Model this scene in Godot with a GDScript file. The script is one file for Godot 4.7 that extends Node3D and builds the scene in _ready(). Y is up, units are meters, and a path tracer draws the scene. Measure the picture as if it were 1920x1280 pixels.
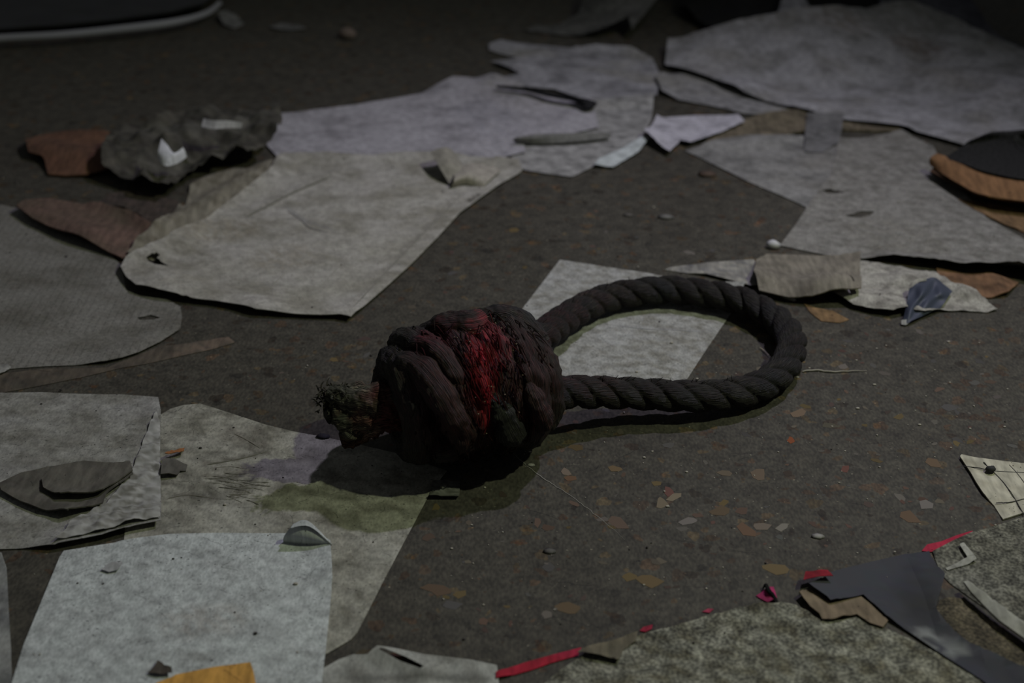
extends Node3D

# Order: camera, light and exposure first; then the floor; then the sheets, scraps and cards, lowest first; then the knotted rope; small litter last.

const GX := -1.5
const GZ := -1.7
const CELL := 0.004
const GW := 750
const GH := 650
var grid := PackedFloat32Array()      # the height of what already lies there, so that a sheet rests on the sheets below it
var noise_a := FastNoiseLite.new()
var noise_b := FastNoiseLite.new()
var noise_c := FastNoiseLite.new()
var ridge := FastNoiseLite.new()
var rng := RandomNumberGenerator.new()
var mats := {}


func setup_view() -> void:
	var cam := Camera3D.new()
	cam.name = "camera"
	cam.position = Vector3(0, 0.69, 1.2)
	cam.rotation_degrees = Vector3(-30, 0, 0)
	cam.fov = 27.0
	cam.near = 0.05
	cam.far = 60.0
	var at := CameraAttributesPhysical.new()
	at.frustum_focal_length = 50.0
	at.frustum_focus_distance = 1.2
	at.exposure_aperture = 4.5
	cam.attributes = at
	add_child(cam)
	cam.fov = 27.0
	cam.current = true
	var env := Environment.new()
	env.background_mode = Environment.BG_COLOR
	env.background_color = Color(0.235, 0.24, 0.245)
	env.tonemap_mode = Environment.TONE_MAPPER_LINEAR
	env.tonemap_exposure = 1.0
	env.sdfgi_enabled = true
	env.ssao_enabled = true
	env.ssil_enabled = true
	var we := WorldEnvironment.new()
	we.name = "environment"
	we.environment = env
	add_child(we)
	# two lamps outside the frame: a purplish one behind the rope, a greenish one on the right
	spot("purple_lamp", Vector3(0.72, 1.45, -0.42), Vector3(-0.08, 0.0, 0.17), Color(0.9, 0.87, 1.0), 1.1, 47.0)
	spot("green_lamp", Vector3(0.98, 1.42, 0.36), Vector3(-0.17, 0.0, 0.22), Color(0.96, 1.0, 0.84), 0.92, 47.0)


func spot(called: String, at: Vector3, to: Vector3, color: Color, energy: float, angle: float) -> void:
	var l := SpotLight3D.new()
	l.name = called
	l.position = at
	add_child(l)
	l.look_at_from_position(at, to, Vector3.UP)
	l.light_color = color
	l.light_energy = energy
	l.spot_angle = angle
	l.spot_angle_attenuation = 1.0
	l.spot_range = 9.0
	l.spot_attenuation = 2.0
	l.light_size = 0.02
	l.shadow_enabled = true


# ---------------------------------------------------------------- helpers

func tag(o: Node, label: String, category: String, group := "") -> void:
	o.set_meta("label", label)
	o.set_meta("category", category)
	if group != "":
		o.set_meta("group", group)


func obj(called: String, mesh: Mesh, m: Material, parent: Node = self) -> MeshInstance3D:
	var o := MeshInstance3D.new()
	var n := called
	var k := 1
	while parent.has_node(NodePath(n)):
		n = "%s_%03d" % [called, k]
		k += 1
	o.name = n
	o.mesh = mesh
	o.material_override = m
	parent.add_child(o, true)
	return o


func node(called: String, at := Vector3.ZERO) -> Node3D:
	var o := Node3D.new()
	var n := called
	var k := 1
	while has_node(NodePath(n)):
		n = "%s_%03d" % [called, k]
		k += 1
	o.name = n
	o.position = at
	add_child(o, true)
	return o


func poly(a: Array) -> PackedVector2Array:
	var p := PackedVector2Array()
	for i in range(0, a.size(), 2):
		p.append(Vector2(a[i], a[i + 1]) * 0.001)
	if Geometry2D.is_polygon_clockwise(p):
		p.reverse()
	return p


func lin(r: float, g: float, b: float) -> Color:
	return Color(r, g, b)


func seg_dist(p: Vector2, a: Vector2, b: Vector2) -> float:
	return p.distance_to(Geometry2D.get_closest_point_to_segment(p, a, b))


var local := PackedFloat32Array()
var local_i := 0
var local_j := 0
var local_w := 0
var local_h := 0


func settle(lo: Vector2, hi: Vector2) -> void:
	# the heap below, with its steps eased into slopes that a sheet of paper can follow
	local_i = clampi(int((lo.x - GX) / CELL) - 12, 0, GW - 1)
	local_j = clampi(int((lo.y - GZ) / CELL) - 12, 0, GH - 1)
	local_w = clampi(int((hi.x - GX) / CELL) + 12, 0, GW - 1) - local_i + 1
	local_h = clampi(int((hi.y - GZ) / CELL) + 12, 0, GH - 1) - local_j + 1
	local.resize(local_w * local_h)
	for j in local_h:
		for i in local_w:
			local[j * local_w + i] = grid[(j + local_j) * GW + i + local_i]
	var a := CELL * 0.3
	var b := CELL * 0.42
	for j in range(1, local_h):
		for i in range(1, local_w - 1):
			var k := j * local_w + i
			var u := k - local_w
			local[k] = maxf(local[k], maxf(maxf(local[k - 1], local[u]) - a, maxf(local[u - 1], local[u + 1]) - b))
	for j in range(local_h - 2, -1, -1):
		for i in range(local_w - 2, 0, -1):
			var k := j * local_w + i
			var u := k + local_w
			local[k] = maxf(local[k], maxf(maxf(local[k + 1], local[u]) - a, maxf(local[u - 1], local[u + 1]) - b))


func settled(x: float, z: float) -> float:
	var i := clampi(int((x - GX) / CELL) - local_i, 1, local_w - 2)
	var j := clampi(int((z - GZ) / CELL) - local_j, 1, local_h - 2)
	var h := 0.0
	for b in range(j - 1, j + 2):
		for a in range(i - 1, i + 2):
			h = maxf(h, local[b * local_w + a])
	return h


func grid_at(x: float, z: float) -> float:
	var i := clampi(int((x - GX) / CELL), 1, GW - 2)
	var j := clampi(int((z - GZ) / CELL), 1, GH - 2)
	var h := 0.0
	for b in range(j - 1, j + 2):
		for a in range(i - 1, i + 2):
			h = maxf(h, grid[b * GW + a])
	return h


func grid_put(a: Vector3, b: Vector3, c: Vector3) -> void:
	var top := maxf(a.y, maxf(b.y, c.y))
	var i0 := clampi(int((minf(a.x, minf(b.x, c.x)) - GX) / CELL), 0, GW - 1)
	var i1 := clampi(int((maxf(a.x, maxf(b.x, c.x)) - GX) / CELL), 0, GW - 1)
	var j0 := clampi(int((minf(a.z, minf(b.z, c.z)) - GZ) / CELL), 0, GH - 1)
	var j1 := clampi(int((maxf(a.z, maxf(b.z, c.z)) - GZ) / CELL), 0, GH - 1)
	for j in range(j0, j1 + 1):
		for i in range(i0, i1 + 1):
			grid[j * GW + i] = maxf(grid[j * GW + i], top)


# ---------------------------------------------------------------- textures and materials

func noise_image(w: int, h: int, freq: float, seed_: int, octaves := 4, kind := FastNoiseLite.TYPE_SIMPLEX_SMOOTH) -> Image:
	var n := FastNoiseLite.new()
	n.noise_type = kind
	n.seed = seed_
	n.frequency = freq
	n.fractal_octaves = octaves
	return n.get_seamless_image(w, h)


func tex(im: Image) -> ImageTexture:
	return ImageTexture.create_from_image(im)


func gray_texture(size: int, lo: float, layers: Array, specks: int, seed_: int, lines := 0) -> Image:
	# multiplies up to three noise layers into a near-white map with dark specks; lines > 0 adds rows of illegible print
	var d := PackedByteArray()
	d.resize(size * size * 3)
	var ims := []
	for l in layers:
		var im: Image = noise_image(l[0], l[1], l[2], seed_ + l[0] + l[1])
		im.resize(size, size, Image.INTERPOLATE_CUBIC)
		im.convert(Image.FORMAT_L8)
		ims.append(im.get_data())
	for i in size * size:
		var v := 0.0
		for k in ims.size():
			v += ims[k][i] * layers[k][3]
		v = clampf(lo + (1.0 - lo) * v / 255.0, 0.0, 1.0) * 255.0
		d[i * 3] = int(v)
		d[i * 3 + 1] = int(v * 0.995)
		d[i * 3 + 2] = int(v * 0.975)
	var r := RandomNumberGenerator.new()
	r.seed = seed_
	for k in specks:
		var x := r.randi_range(0, size - 1)
		var y := r.randi_range(0, size - 1)
		var w := int(1 + 5 * pow(r.randf(), 4.0))
		var h := int(1 + 2 * pow(r.randf(), 3.0))
		var f := r.randf_range(0.25, 0.8)
		for b in h:
			for a in w:
				var q := (((y + b) % size) * size + (x + a) % size) * 3
				for ch in 3:
					d[q + ch] = int(d[q + ch] * f)
	for k in specks / 12:      # scuffs and scratches
		var x := r.randf() * size
		var y := r.randf() * size
		var an := r.randf_range(-0.7, 0.7)
		var f := r.randf_range(0.72, 0.93)
		for b in r.randi_range(6, 44):
			an += r.randf_range(-0.2, 0.2)
			x += cos(an)
			y += sin(an)
			for t in r.randi_range(1, 2):
				var q := (posmod(int(y) + t, size) * size + posmod(int(x), size)) * 3
				for ch in 3:
					d[q + ch] = int(d[q + ch] * f)
	if lines > 0:
		for row in lines:
			var x0 := int((row + 0.5) * size / lines)
			var y := int(size * 0.06)
			while y < size * 0.94:
				var l := r.randi_range(6, 26)
				for b in l:
					if r.randf() < 0.72:
						for a in r.randi_range(2, 7):
							var q := (((y + b) % size) * size + (x0 + a) % size) * 3
							for ch in 3:
								d[q + ch] = int(d[q + ch] * 0.74)
				y += l + r.randi_range(4, 9)
	return Image.create_from_data(size, size, false, Image.FORMAT_RGB8, d)


func make_material(called: String, im: Image, scale: float, rough: float, bump: Image = null, relief := 0.0, spec := 0.4) -> StandardMaterial3D:
	var m := StandardMaterial3D.new()
	m.resource_name = called
	m.vertex_color_use_as_albedo = true
	m.roughness = rough
	m.metallic_specular = spec
	m.uv1_scale = Vector3(scale, scale, 1)
	if im:
		m.albedo_texture = tex(im)
	if bump:
		m.heightmap_enabled = true
		m.heightmap_texture = tex(bump)
		m.heightmap_scale = relief
	m.texture_filter = BaseMaterial3D.TEXTURE_FILTER_LINEAR_WITH_MIPMAPS
	mats[called] = m
	return m


func terrazzo(size: int, metres: float) -> Image:
	# flush stone grains in a grey-brown binder; the larger grains are built as pieces of the floor
	var n1 := noise_image(size / 2, size / 2, 0.05, 5)
	var n2 := noise_image(size, size / 2, 0.16, 6, 3)
	n1.resize(size, size, Image.INTERPOLATE_CUBIC)
	n2.resize(size, size, Image.INTERPOLATE_CUBIC)
	n1.convert(Image.FORMAT_L8)
	n2.convert(Image.FORMAT_L8)
	var a := n1.get_data()
	var b := n2.get_data()
	var d := PackedByteArray()
	d.resize(size * size * 3)
	for i in size * size:
		var v := 64.0 + (a[i] - 128) * 0.09 + (b[i] - 128) * 0.13
		d[i * 3] = int(v * 1.03)
		d[i * 3 + 1] = int(v * 0.99)
		d[i * 3 + 2] = int(v * 0.87)
	var r := RandomNumberGenerator.new()
	r.seed = 77
	var tones := [Vector3(1.1, 0.98, 0.86), Vector3(1.12, 0.97, 0.88), Vector3(0.9, 0.9, 0.9), Vector3(1.2, 1.1, 0.95), Vector3(0.82, 0.78, 0.74), Vector3(1.02, 0.92, 0.86)]
	var px := size / metres
	for k in 5200:
		var cx := r.randf() * size
		var cy := r.randf() * size
		var big := pow(r.randf(), 2.2)
		var rx := (0.0014 + 0.0075 * big) * px
		var ry := rx * r.randf_range(0.4, 0.9)
		var t: Vector3 = tones[r.randi() % tones.size()] * r.randf_range(0.86, 1.12)
		var ph := r.randf() * TAU
		var ca := cos(ph)
		var sa := sin(ph)
		var w1 := r.randf() * TAU
		var q := int(rx) + 1
		for y in range(-q, q + 1):
			for x in range(-q, q + 1):
				var u := (x * ca + y * sa) / rx
				var v := (-x * sa + y * ca) / ry
				var ang := atan2(v, u)
				if u * u + v * v < 0.75 + 0.2 * sin(3.0 * ang + w1) + 0.12 * sin(5.0 * ang - w1):
					var o := (posmod(int(cy) + y, size) * size + posmod(int(cx) + x, size)) * 3
					d[o] = int(clampf(d[o] * (0.05 + 0.95 * t.x), 0, 255))
					d[o + 1] = int(clampf(d[o + 1] * (0.05 + 0.95 * t.y), 0, 255))
					d[o + 2] = int(clampf(d[o + 2] * (0.05 + 0.95 * t.z), 0, 255))
	for k in 5200:       # chalky dust specks and dark pits
		var x := r.randi_range(0, size - 3)
		var y := r.randi_range(0, size - 3)
		var f := r.randf_range(1.25, 2.1) if r.randf() < 0.5 else r.randf_range(0.35, 0.7)
		for j in r.randi_range(1, 2):
			for i in r.randi_range(1, 3):
				var o := ((y + j) * size + x + i) * 3
				for ch in 3:
					d[o + ch] = int(clampf(d[o + ch] * f, 0, 235))
	for k in 800:        # short scuffs
		var x := r.randf() * size
		var y := r.randf() * size
		var an := r.randf_range(-0.5, 0.5)
		var f := r.randf_range(0.6, 0.85) if r.randf() < 0.75 else 1.25
		for i in r.randi_range(8, 60):
			an += r.randf_range(-0.12, 0.12)
			x += cos(an)
			y += sin(an)
			var o := (posmod(int(y), size) * size + posmod(int(x), size)) * 3
			for ch in 3:
				d[o + ch] = int(clampf(d[o + ch] * f, 0, 235))
	return Image.create_from_data(size, size, false, Image.FORMAT_RGB8, d)


func setup_materials() -> void:
	noise_a.seed = 11
	noise_a.frequency = 1.0
	noise_a.fractal_octaves = 4
	noise_b.seed = 23
	noise_b.frequency = 1.0
	noise_b.fractal_octaves = 3
	noise_c.seed = 31
	noise_c.noise_type = FastNoiseLite.TYPE_SIMPLEX
	noise_c.frequency = 1.0
	noise_c.fractal_octaves = 5
	noise_c.fractal_gain = 0.65
	ridge.seed = 47
	ridge.noise_type = FastNoiseLite.TYPE_CELLULAR
	ridge.cellular_return_type = FastNoiseLite.RETURN_DISTANCE2_SUB
	ridge.cellular_jitter = 1.0
	ridge.fractal_type = FastNoiseLite.FRACTAL_FBM
	ridge.fractal_octaves = 2
	ridge.frequency = 1.0
	rng.seed = 4
	var grain := noise_image(512, 512, 0.05, 3, 5)
	make_material("paper", gray_texture(1024, 0.72, [[1024, 512, 0.11, 0.65], [512, 512, 0.05, 0.7]], 2400, 21), 2.6, 0.9, grain, 0.02)
	make_material("speckled_paper", gray_texture(1024, 0.68, [[1024, 512, 0.13, 0.7], [512, 512, 0.06, 0.7]], 6500, 22), 2.6, 0.85, grain, 0.02)
	make_material("printed_paper", gray_texture(1024, 0.7, [[1024, 512, 0.11, 0.7], [512, 512, 0.06, 0.7]], 1800, 24, 26), 5.0, 0.9, grain, 0.02)
	make_material("mottled_board", gray_texture(1024, 0.12, [[512, 512, 0.035, 0.55], [1024, 1024, 0.09, 0.75]], 1500, 26), 3.0, 0.9, grain, 0.08)
	make_material("card", gray_texture(512, 0.7, [[512, 128, 0.06, 1.0], [256, 256, 0.03, 0.4]], 240, 28), 4.0, 0.92, grain, 0.05)
	make_material("film", null, 4.0, 0.5, null, 0.0, 0.35)
	make_material("plastic", null, 4.0, 0.75, null, 0.0, 0.25)
	make_material("cloth", gray_texture(256, 0.6, [[256, 256, 0.1, 1.2]], 100, 30), 8.0, 0.95, grain, 0.1)
	var fibre := noise_image(24, 512, 0.22, 8, 4)
	fibre.resize(512, 512, Image.INTERPOLATE_CUBIC)
	var fibre_colour: Image = fibre.duplicate()
	fibre_colour.convert(Image.FORMAT_L8)
	var fd := fibre_colour.get_data()
	for i in fd.size():
		fd[i] = int(clampf((fd[i] - 128) * 1.5 + 175, 60, 255))
	fibre_colour = Image.create_from_data(512, 512, false, Image.FORMAT_L8, fd)
	var rope := make_material("rope", fibre_colour, 1.0, 0.78, fibre, 0.16, 0.45)
	rope.rim_enabled = false
	make_material("frayed", fibre_colour, 1.0, 0.9, fibre, 0.2, 0.3)
	make_material("floor", terrazzo(2048, 1.1), 1.0 / 1.1, 0.7, null, 0.0, 0.35)
	make_material("grit", null, 1.0, 0.85)


# ---------------------------------------------------------------- sheets

# A sheet with real thickness. o: col, dark, stain [freq, amount], wave [amp, freq], crumple [amp, freq], lift [[x1,z1,x2,z2 in mm, radius, height]], res, thick, mat, holes, uv_turn, free (not resting on what lies below), base
func sheet(called: String, outline: Array, o := {}, parent: Node = self) -> MeshInstance3D:
	var p := poly(outline)
	var res: float = o.get("res", 0.006)
	var thick: float = o.get("thick", 0.0004)
	var holes := []
	for h in o.get("holes", []):
		holes.append(poly(h))
	var lo := p[0]
	var hi := p[0]
	for q in p:
		lo = lo.min(q)
		hi = hi.max(q)
	var nx := int(ceil((hi.x - lo.x) / res)) + 1
	var nz := int(ceil((hi.y - lo.y) / res)) + 1
	lo -= Vector2(res, res) * 0.37
	var inside := PackedByteArray()
	inside.resize((nx + 2) * (nz + 2))
	for j in nz + 2:
		for i in nx + 2:
			var q := lo + Vector2(i + 0.5, j + 0.5) * res
			var yes := Geometry2D.is_point_in_polygon(q, p)
			for h in holes:
				if yes and Geometry2D.is_point_in_polygon(q, h):
					yes = false
			inside[j * (nx + 2) + i] = int(yes)
	# cells that an outline passes through
	var cut := {}
	for loop in [p] + holes:
		for k in loop.size():
			var a: Vector2 = loop[k]
			var b: Vector2 = loop[(k + 1) % loop.size()]
			var steps := int(a.distance_to(b) / (res * 0.2)) + 1
			for s in steps + 1:
				var q := (a.lerp(b, float(s) / steps) - lo) / res
				cut[Vector2i(int(floor(q.x)), int(floor(q.y)))] = true
	var index := {}
	var flat := PackedVector2Array()
	var tris := PackedInt32Array()
	for j in nz + 1:
		for i in nx + 1:
			var c0 := lo + Vector2(i, j) * res
			var cell := PackedVector2Array([c0, c0 + Vector2(res, 0), c0 + Vector2(res, res), c0 + Vector2(0, res)])
			var pieces := []
			if cut.has(Vector2i(i, j)):
				pieces = Geometry2D.intersect_polygons(cell, p)
				for h in holes:
					var left := []
					for q in pieces:
						left += Geometry2D.clip_polygons(q, h)
					pieces = left
			elif inside[j * (nx + 2) + i]:
				pieces = [cell]
			for q in pieces:
				if q.size() < 3 or Geometry2D.is_polygon_clockwise(q) and pieces.size() == 1 and q.size() < 3:
					continue
				var t := PackedInt32Array([0, 1, 2, 0, 2, 3]) if q.size() == 4 and q == cell else Geometry2D.triangulate_polygon(q)
				for k in range(0, t.size(), 3):
					var ids := PackedInt32Array()
					for m in 3:
						var v: Vector2 = q[t[k + m]]
						var key := Vector2i(int(round(v.x * 10000)), int(round(v.y * 10000)))
						if not index.has(key):
							index[key] = flat.size()
							flat.append(v)
						ids.append(index[key])
					if ids[0] == ids[1] or ids[1] == ids[2] or ids[0] == ids[2]:
						continue
					var ar := (flat[ids[1]] - flat[ids[0]]).cross(flat[ids[2]] - flat[ids[0]])
					if absf(ar) < 1e-11:
						continue
					if ar < 0:
						ids = PackedInt32Array([ids[0], ids[2], ids[1]])
					tris.append_array(ids)
	# heights and colours
	if not o.get("free", false):
		settle(lo, hi)
	var n := flat.size()
	var pos := PackedVector3Array()
	pos.resize(n)
	var col := PackedColorArray()
	col.resize(n)
	var wave: Array = o.get("wave", [0.0006, 9.0])
	var crumple: Array = o.get("crumple", [])
	var stain: Array = o.get("stain", [30.0, 0.4])
	var c1: Color = o.get("col", Color(0.4, 0.4, 0.38))
	var c2: Color = o.get("dark", c1 * 0.45)
	var c3: Color = o.get("third", c1)
	var off := Vector2(absf(hash(called + str(outline[0]))) / 1.0e9, 1.7) * 10.0
	var base: float = o.get("base", 0.0)
	var free: bool = o.get("free", false)
	for i in n:
		var v := flat[i]
		var h := base + 0.0006
		if not free:
			h += settled(v.x, v.y)
		h += wave[0] * (0.5 + 0.5 * noise_b.get_noise_2d(v.x * wave[1] + off.x, v.y * wave[1]))
		if crumple:
			h += crumple[0] * clampf(0.5 + 0.5 * ridge.get_noise_2d(v.x * crumple[1] + off.x, v.y * crumple[1]), 0.0, 1.0)
			if crumple.size() > 2:
				h += crumple[2] * (0.5 + 0.5 * noise_a.get_noise_2d(v.x * crumple[1] * 0.4 + off.x, v.y * crumple[1] * 0.4))
		for l in o.get("lift", []):
			var dd: float = seg_dist(v, Vector2(l[0], l[1]) * 0.001, Vector2(l[2], l[3]) * 0.001) / (l[4] * 0.001)
			if dd < 1.0:
				var f: float = 1.0 - dd
				h += l[5] * 0.001 * f * f * (3.0 - 2.0 * f)
		pos[i] = Vector3(v.x, h, v.y)
		var s := 0.5 + 0.9 * noise_c.get_noise_2d(v.x * stain[0] + off.x, v.y * stain[0] * 1.5 + off.y)
		s = clampf((s - 0.5) * (stain[2] if stain.size() > 2 else 1.15) + stain[1], 0.0, 1.0)
		var cc := c1.lerp(c2, s)
		var s2 := clampf(noise_a.get_noise_2d(v.x * 7.0 + off.y, v.y * 9.0 - off.x) * 1.6, 0.0, 1.0)
		cc = cc.lerp(c3, s2 * 0.6)
		for g in o.get("marks", []):          # bands of wear, dirt and painted-in shade: [x1,z1,x2,z2, radius, colour, strength]
			var dm: float = seg_dist(v, Vector2(g[0], g[1]) * 0.001, Vector2(g[2], g[3]) * 0.001) / (g[4] * 0.001)
			if dm < 1.0:
				var ragged := 1.0
				if g[4] > 6.5:
					ragged = clampf(0.6 + 1.5 * noise_c.get_noise_2d(v.x * 70.0 + 3.0, v.y * 150.0 + v.x * 40.0), 0.0, 1.0)
				cc = cc.lerp(g[5], g[6] * ragged * minf(1.0, 2.0 * (1.0 - dm)))
		col[i] = cc
	var nor := PackedVector3Array()
	nor.resize(n)
	var edges := {}
	for k in range(0, tris.size(), 3):
		var a := tris[k]
		var b := tris[k + 1]
		var c := tris[k + 2]
		var fn := (pos[c] - pos[a]).cross(pos[b] - pos[a])
		nor[a] += fn
		nor[b] += fn
		nor[c] += fn
		for e in [Vector2i(a, b), Vector2i(b, c), Vector2i(c, a)]:
			var back := Vector2i(e.y, e.x)
			if edges.has(back):
				edges.erase(back)
			else:
				edges[e] = true
	var V := PackedVector3Array()
	var N := PackedVector3Array()
	var C := PackedColorArray()
	var U := PackedVector2Array()
	var I := PackedInt32Array()
	var turn: float = o.get("uv_turn", 0.0)
	for side in 2:
		for i in n:
			var nn := nor[i].normalized()
			if nn.y < 0:
				nn = -nn
			V.append(pos[i] - Vector3(0, thick * side, 0))
			N.append(nn if side == 0 else -nn)
			C.append(col[i])
			U.append(flat[i].rotated(turn))
	for k in range(0, tris.size(), 3):
		I.append_array([tris[k], tris[k + 1], tris[k + 2], n + tris[k], n + tris[k + 2], n + tris[k + 1]])
	for e in edges:
		var a: Vector3 = pos[e.x]
		var b: Vector3 = pos[e.y]
		var out := Vector3(b.z - a.z, 0, a.x - b.x).normalized()
		var f := V.size()
		for q in [[e.x, 0.0], [e.y, 0.0], [e.y, thick], [e.x, thick]]:
			V.append(pos[q[0]] - Vector3(0, q[1], 0))
			N.append(out)
			C.append(col[q[0]])
			U.append(flat[q[0]].rotated(turn))
		I.append_array([f, f + 2, f + 1, f, f + 3, f + 2])
	if not o.get("no_grid", false):
		for k in range(0, tris.size(), 3):
			grid_put(pos[tris[k]], pos[tris[k + 1]], pos[tris[k + 2]])
	return obj(called, array_mesh(V, N, C, U, I), mats[o.get("mat", "paper")], parent)


func array_mesh(V: PackedVector3Array, N: PackedVector3Array, C: PackedColorArray, U: PackedVector2Array, I: PackedInt32Array) -> ArrayMesh:
	var a := []
	a.resize(Mesh.ARRAY_MAX)
	a[Mesh.ARRAY_VERTEX] = V
	a[Mesh.ARRAY_NORMAL] = N
	a[Mesh.ARRAY_COLOR] = C
	a[Mesh.ARRAY_TEX_UV] = U
	a[Mesh.ARRAY_INDEX] = I
	var m := ArrayMesh.new()
	m.add_surface_from_arrays(Mesh.PRIMITIVE_TRIANGLES, a)
	return m


# A thin curved patch through rows of points (each row a polyline of the same length), with thickness.
func patch(called: String, rows: Array, color: Color, thick: float, m: String, parent: Node = self, under := Color(-1, 0, 0)) -> MeshInstance3D:
	var fine := []
	for r in rows:
		fine.append(spline(r, 6))
	var grid_rows := []
	var w: int = fine[0].size()
	for i in w:
		var column := PackedVector3Array()
		for r in fine:
			column.append(r[i])
		grid_rows.append(spline(column, 5) if column.size() > 2 else spline(column, 3))
	var h: int = grid_rows[0].size()
	var nor := []
	for i in w:
		var line := PackedVector3Array()
		for j in h:
			var du: Vector3 = grid_rows[mini(i + 1, w - 1)][j] - grid_rows[maxi(i - 1, 0)][j]
			var dv: Vector3 = grid_rows[i][mini(j + 1, h - 1)] - grid_rows[i][maxi(j - 1, 0)]
			line.append(du.cross(dv).normalized())
		nor.append(line)
	var st := SurfaceTool.new()
	st.begin(Mesh.PRIMITIVE_TRIANGLES)
	for side in 2:
		for i in w:
			for j in h:
				var nn: Vector3 = nor[i][j] * (1.0 if side == 0 else -1.0)
				st.set_normal(nn)
				st.set_color(color if side == 0 or under.r < 0 else under)
				st.set_uv(Vector2(grid_rows[i][j].x, grid_rows[i][j].z))
				st.add_vertex(grid_rows[i][j] + nor[i][j] * thick * (0.5 if side == 0 else -0.5))
	for side in 2:
		var f := side * w * h
		for i in w - 1:
			for j in h - 1:
				var q := [f + i * h + j, f + (i + 1) * h + j, f + (i + 1) * h + j + 1, f + i * h + j + 1]
				for k in ([0, 2, 1, 0, 3, 2] if side == 0 else [0, 1, 2, 0, 2, 3]):
					st.add_index(q[k])
	for i in w - 1:
		for j in [0, h - 1]:
			var q := [i * h + j, (i + 1) * h + j, w * h + (i + 1) * h + j, w * h + i * h + j]
			for k in [0, 1, 2, 0, 2, 3]:
				st.add_index(q[k])
	for j in h - 1:
		for i in [0, w - 1]:
			var q := [i * h + j, i * h + j + 1, w * h + i * h + j + 1, w * h + i * h + j]
			for k in [0, 1, 2, 0, 2, 3]:
				st.add_index(q[k])
	return obj(called, st.commit(), mats[m], parent)


func spline(p, per: int) -> PackedVector3Array:
	var out := PackedVector3Array()
	for i in p.size() - 1:
		var a: Vector3 = p[maxi(i - 1, 0)]
		var b: Vector3 = p[i]
		var c: Vector3 = p[i + 1]
		var d: Vector3 = p[mini(i + 2, p.size() - 1)]
		for k in per:
			var t := float(k) / per
			out.append(0.5 * (2.0 * b + (c - a) * t + (2.0 * a - 5.0 * b + 4.0 * c - d) * t * t + (3.0 * b - a - 3.0 * c + d) * t * t * t))
	out.append(p[p.size() - 1])
	return out


# A tube along a path. o: lobes, groove, pitch (metres per turn), yarns, bump [amp, freq], color (Callable of position and turn), around, cap, flat
func tube(st: SurfaceTool, path: PackedVector3Array, radii: PackedFloat32Array, o := {}) -> void:
	var around: int = o.get("around", 36)
	var lobes: int = o.get("lobes", 0)
	var groove: float = o.get("groove", 0.25)
	var pitch: float = o.get("pitch", 0.075)
	var bump: Array = o.get("bump", [0.0, 1.0])
	var yarns: int = o.get("yarns", 0)
	var color = o.get("color", null)
	var n := path.size()
	var tang := PackedVector3Array()
	for i in n:
		tang.append((path[mini(i + 1, n - 1)] - path[maxi(i - 1, 0)]).normalized())
	var side := tang[0].cross(Vector3.UP)
	if side.length() < 0.05:
		side = tang[0].cross(Vector3.RIGHT)
	side = side.normalized()
	var rings := []
	var len_ := 0.0
	var uvs := []
	for i in n:
		if i > 0:
			len_ += path[i].distance_to(path[i - 1])
			side = (side - tang[i] * side.dot(tang[i])).normalized()
		var up := side.cross(tang[i])
		var ring := PackedVector3Array()
		var uv := PackedVector2Array()
		for k in around + 1:
			var th := TAU * (k % around) / around
			var dir := side * cos(th) + up * sin(th)
			var r := radii[i]
			if lobes > 0:
				var a := wrapf(th + TAU * len_ / pitch, 0.0, TAU / lobes) / (TAU / lobes) * 2.0 - 1.0
				r *= 1.0 - groove + groove * sqrt(maxf(0.0, 1.0 - a * a))
			if yarns > 0:
				r *= 1.0 - 0.045 * absf(sin(yarns * 0.5 * th + 0.5 * TAU * len_ / pitch + 1.3 * sin(len_ * 60.0)))
			var q := path[i] + dir * r
			if bump[0] > 0.0:
				r += bump[0] * noise_a.get_noise_3dv(q * bump[1]) + bump[0] * 0.35 * noise_c.get_noise_3dv(q * bump[1] * 4.0)
				q = path[i] + dir * r
			ring.append(q)
			uv.append(Vector2(len_ / 0.11, float(k) / around * maxf(1.0, round(radii[i] / 0.006)) * 0.5))
		rings.append(ring)
		uvs.append(uv)
	var first: int = o.get("first", 0)
	for i in n:
		for k in around + 1:
			var a: Vector3 = rings[i][(k + 1) % around] - rings[i][(k + around - 1) % around]
			var b: Vector3 = rings[mini(i + 1, n - 1)][k] - rings[maxi(i - 1, 0)][k]
			var nn := b.cross(a).normalized()
			if nn.dot(rings[i][k] - path[i]) < 0:
				nn = -nn
			st.set_normal(nn)
			if color != null:
				st.set_color(color.call(rings[i][k], float(i) / (n - 1)))
			else:
				st.set_color(o.get("tint", Color(0.02, 0.02, 0.02)))
			st.set_uv(uvs[i][k])
			st.add_vertex(rings[i][k])
	for i in n - 1:
		for k in around:
			var a := first + i * (around + 1) + k
			var b := a + around + 1
			for q in [a, a + 1, b, a + 1, b + 1, b]:
				st.add_index(q)
	# end caps
	var at := first + n * (around + 1)
	for e in [0, n - 1]:
		st.set_normal(-tang[0] if e == 0 else tang[n - 1])
		st.set_color(color.call(path[e], float(e) / (n - 1)) if color != null else o.get("tint", Color(0.02, 0.02, 0.02)))
		st.set_uv(Vector2(0.5, 0.5))
		st.add_vertex(path[e] + (-tang[0] if e == 0 else tang[n - 1]) * radii[e] * 0.3)
		for k in around:
			var a: int = first + (0 if e == 0 else n - 1) * (around + 1) + k
			for q in ([at, a + 1, a] if e == 0 else [at, a, a + 1]):
				st.add_index(q)
		at += 1
	o["first"] = at


func begin() -> SurfaceTool:
	var st := SurfaceTool.new()
	st.begin(Mesh.PRIMITIVE_TRIANGLES)
	return st


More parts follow.
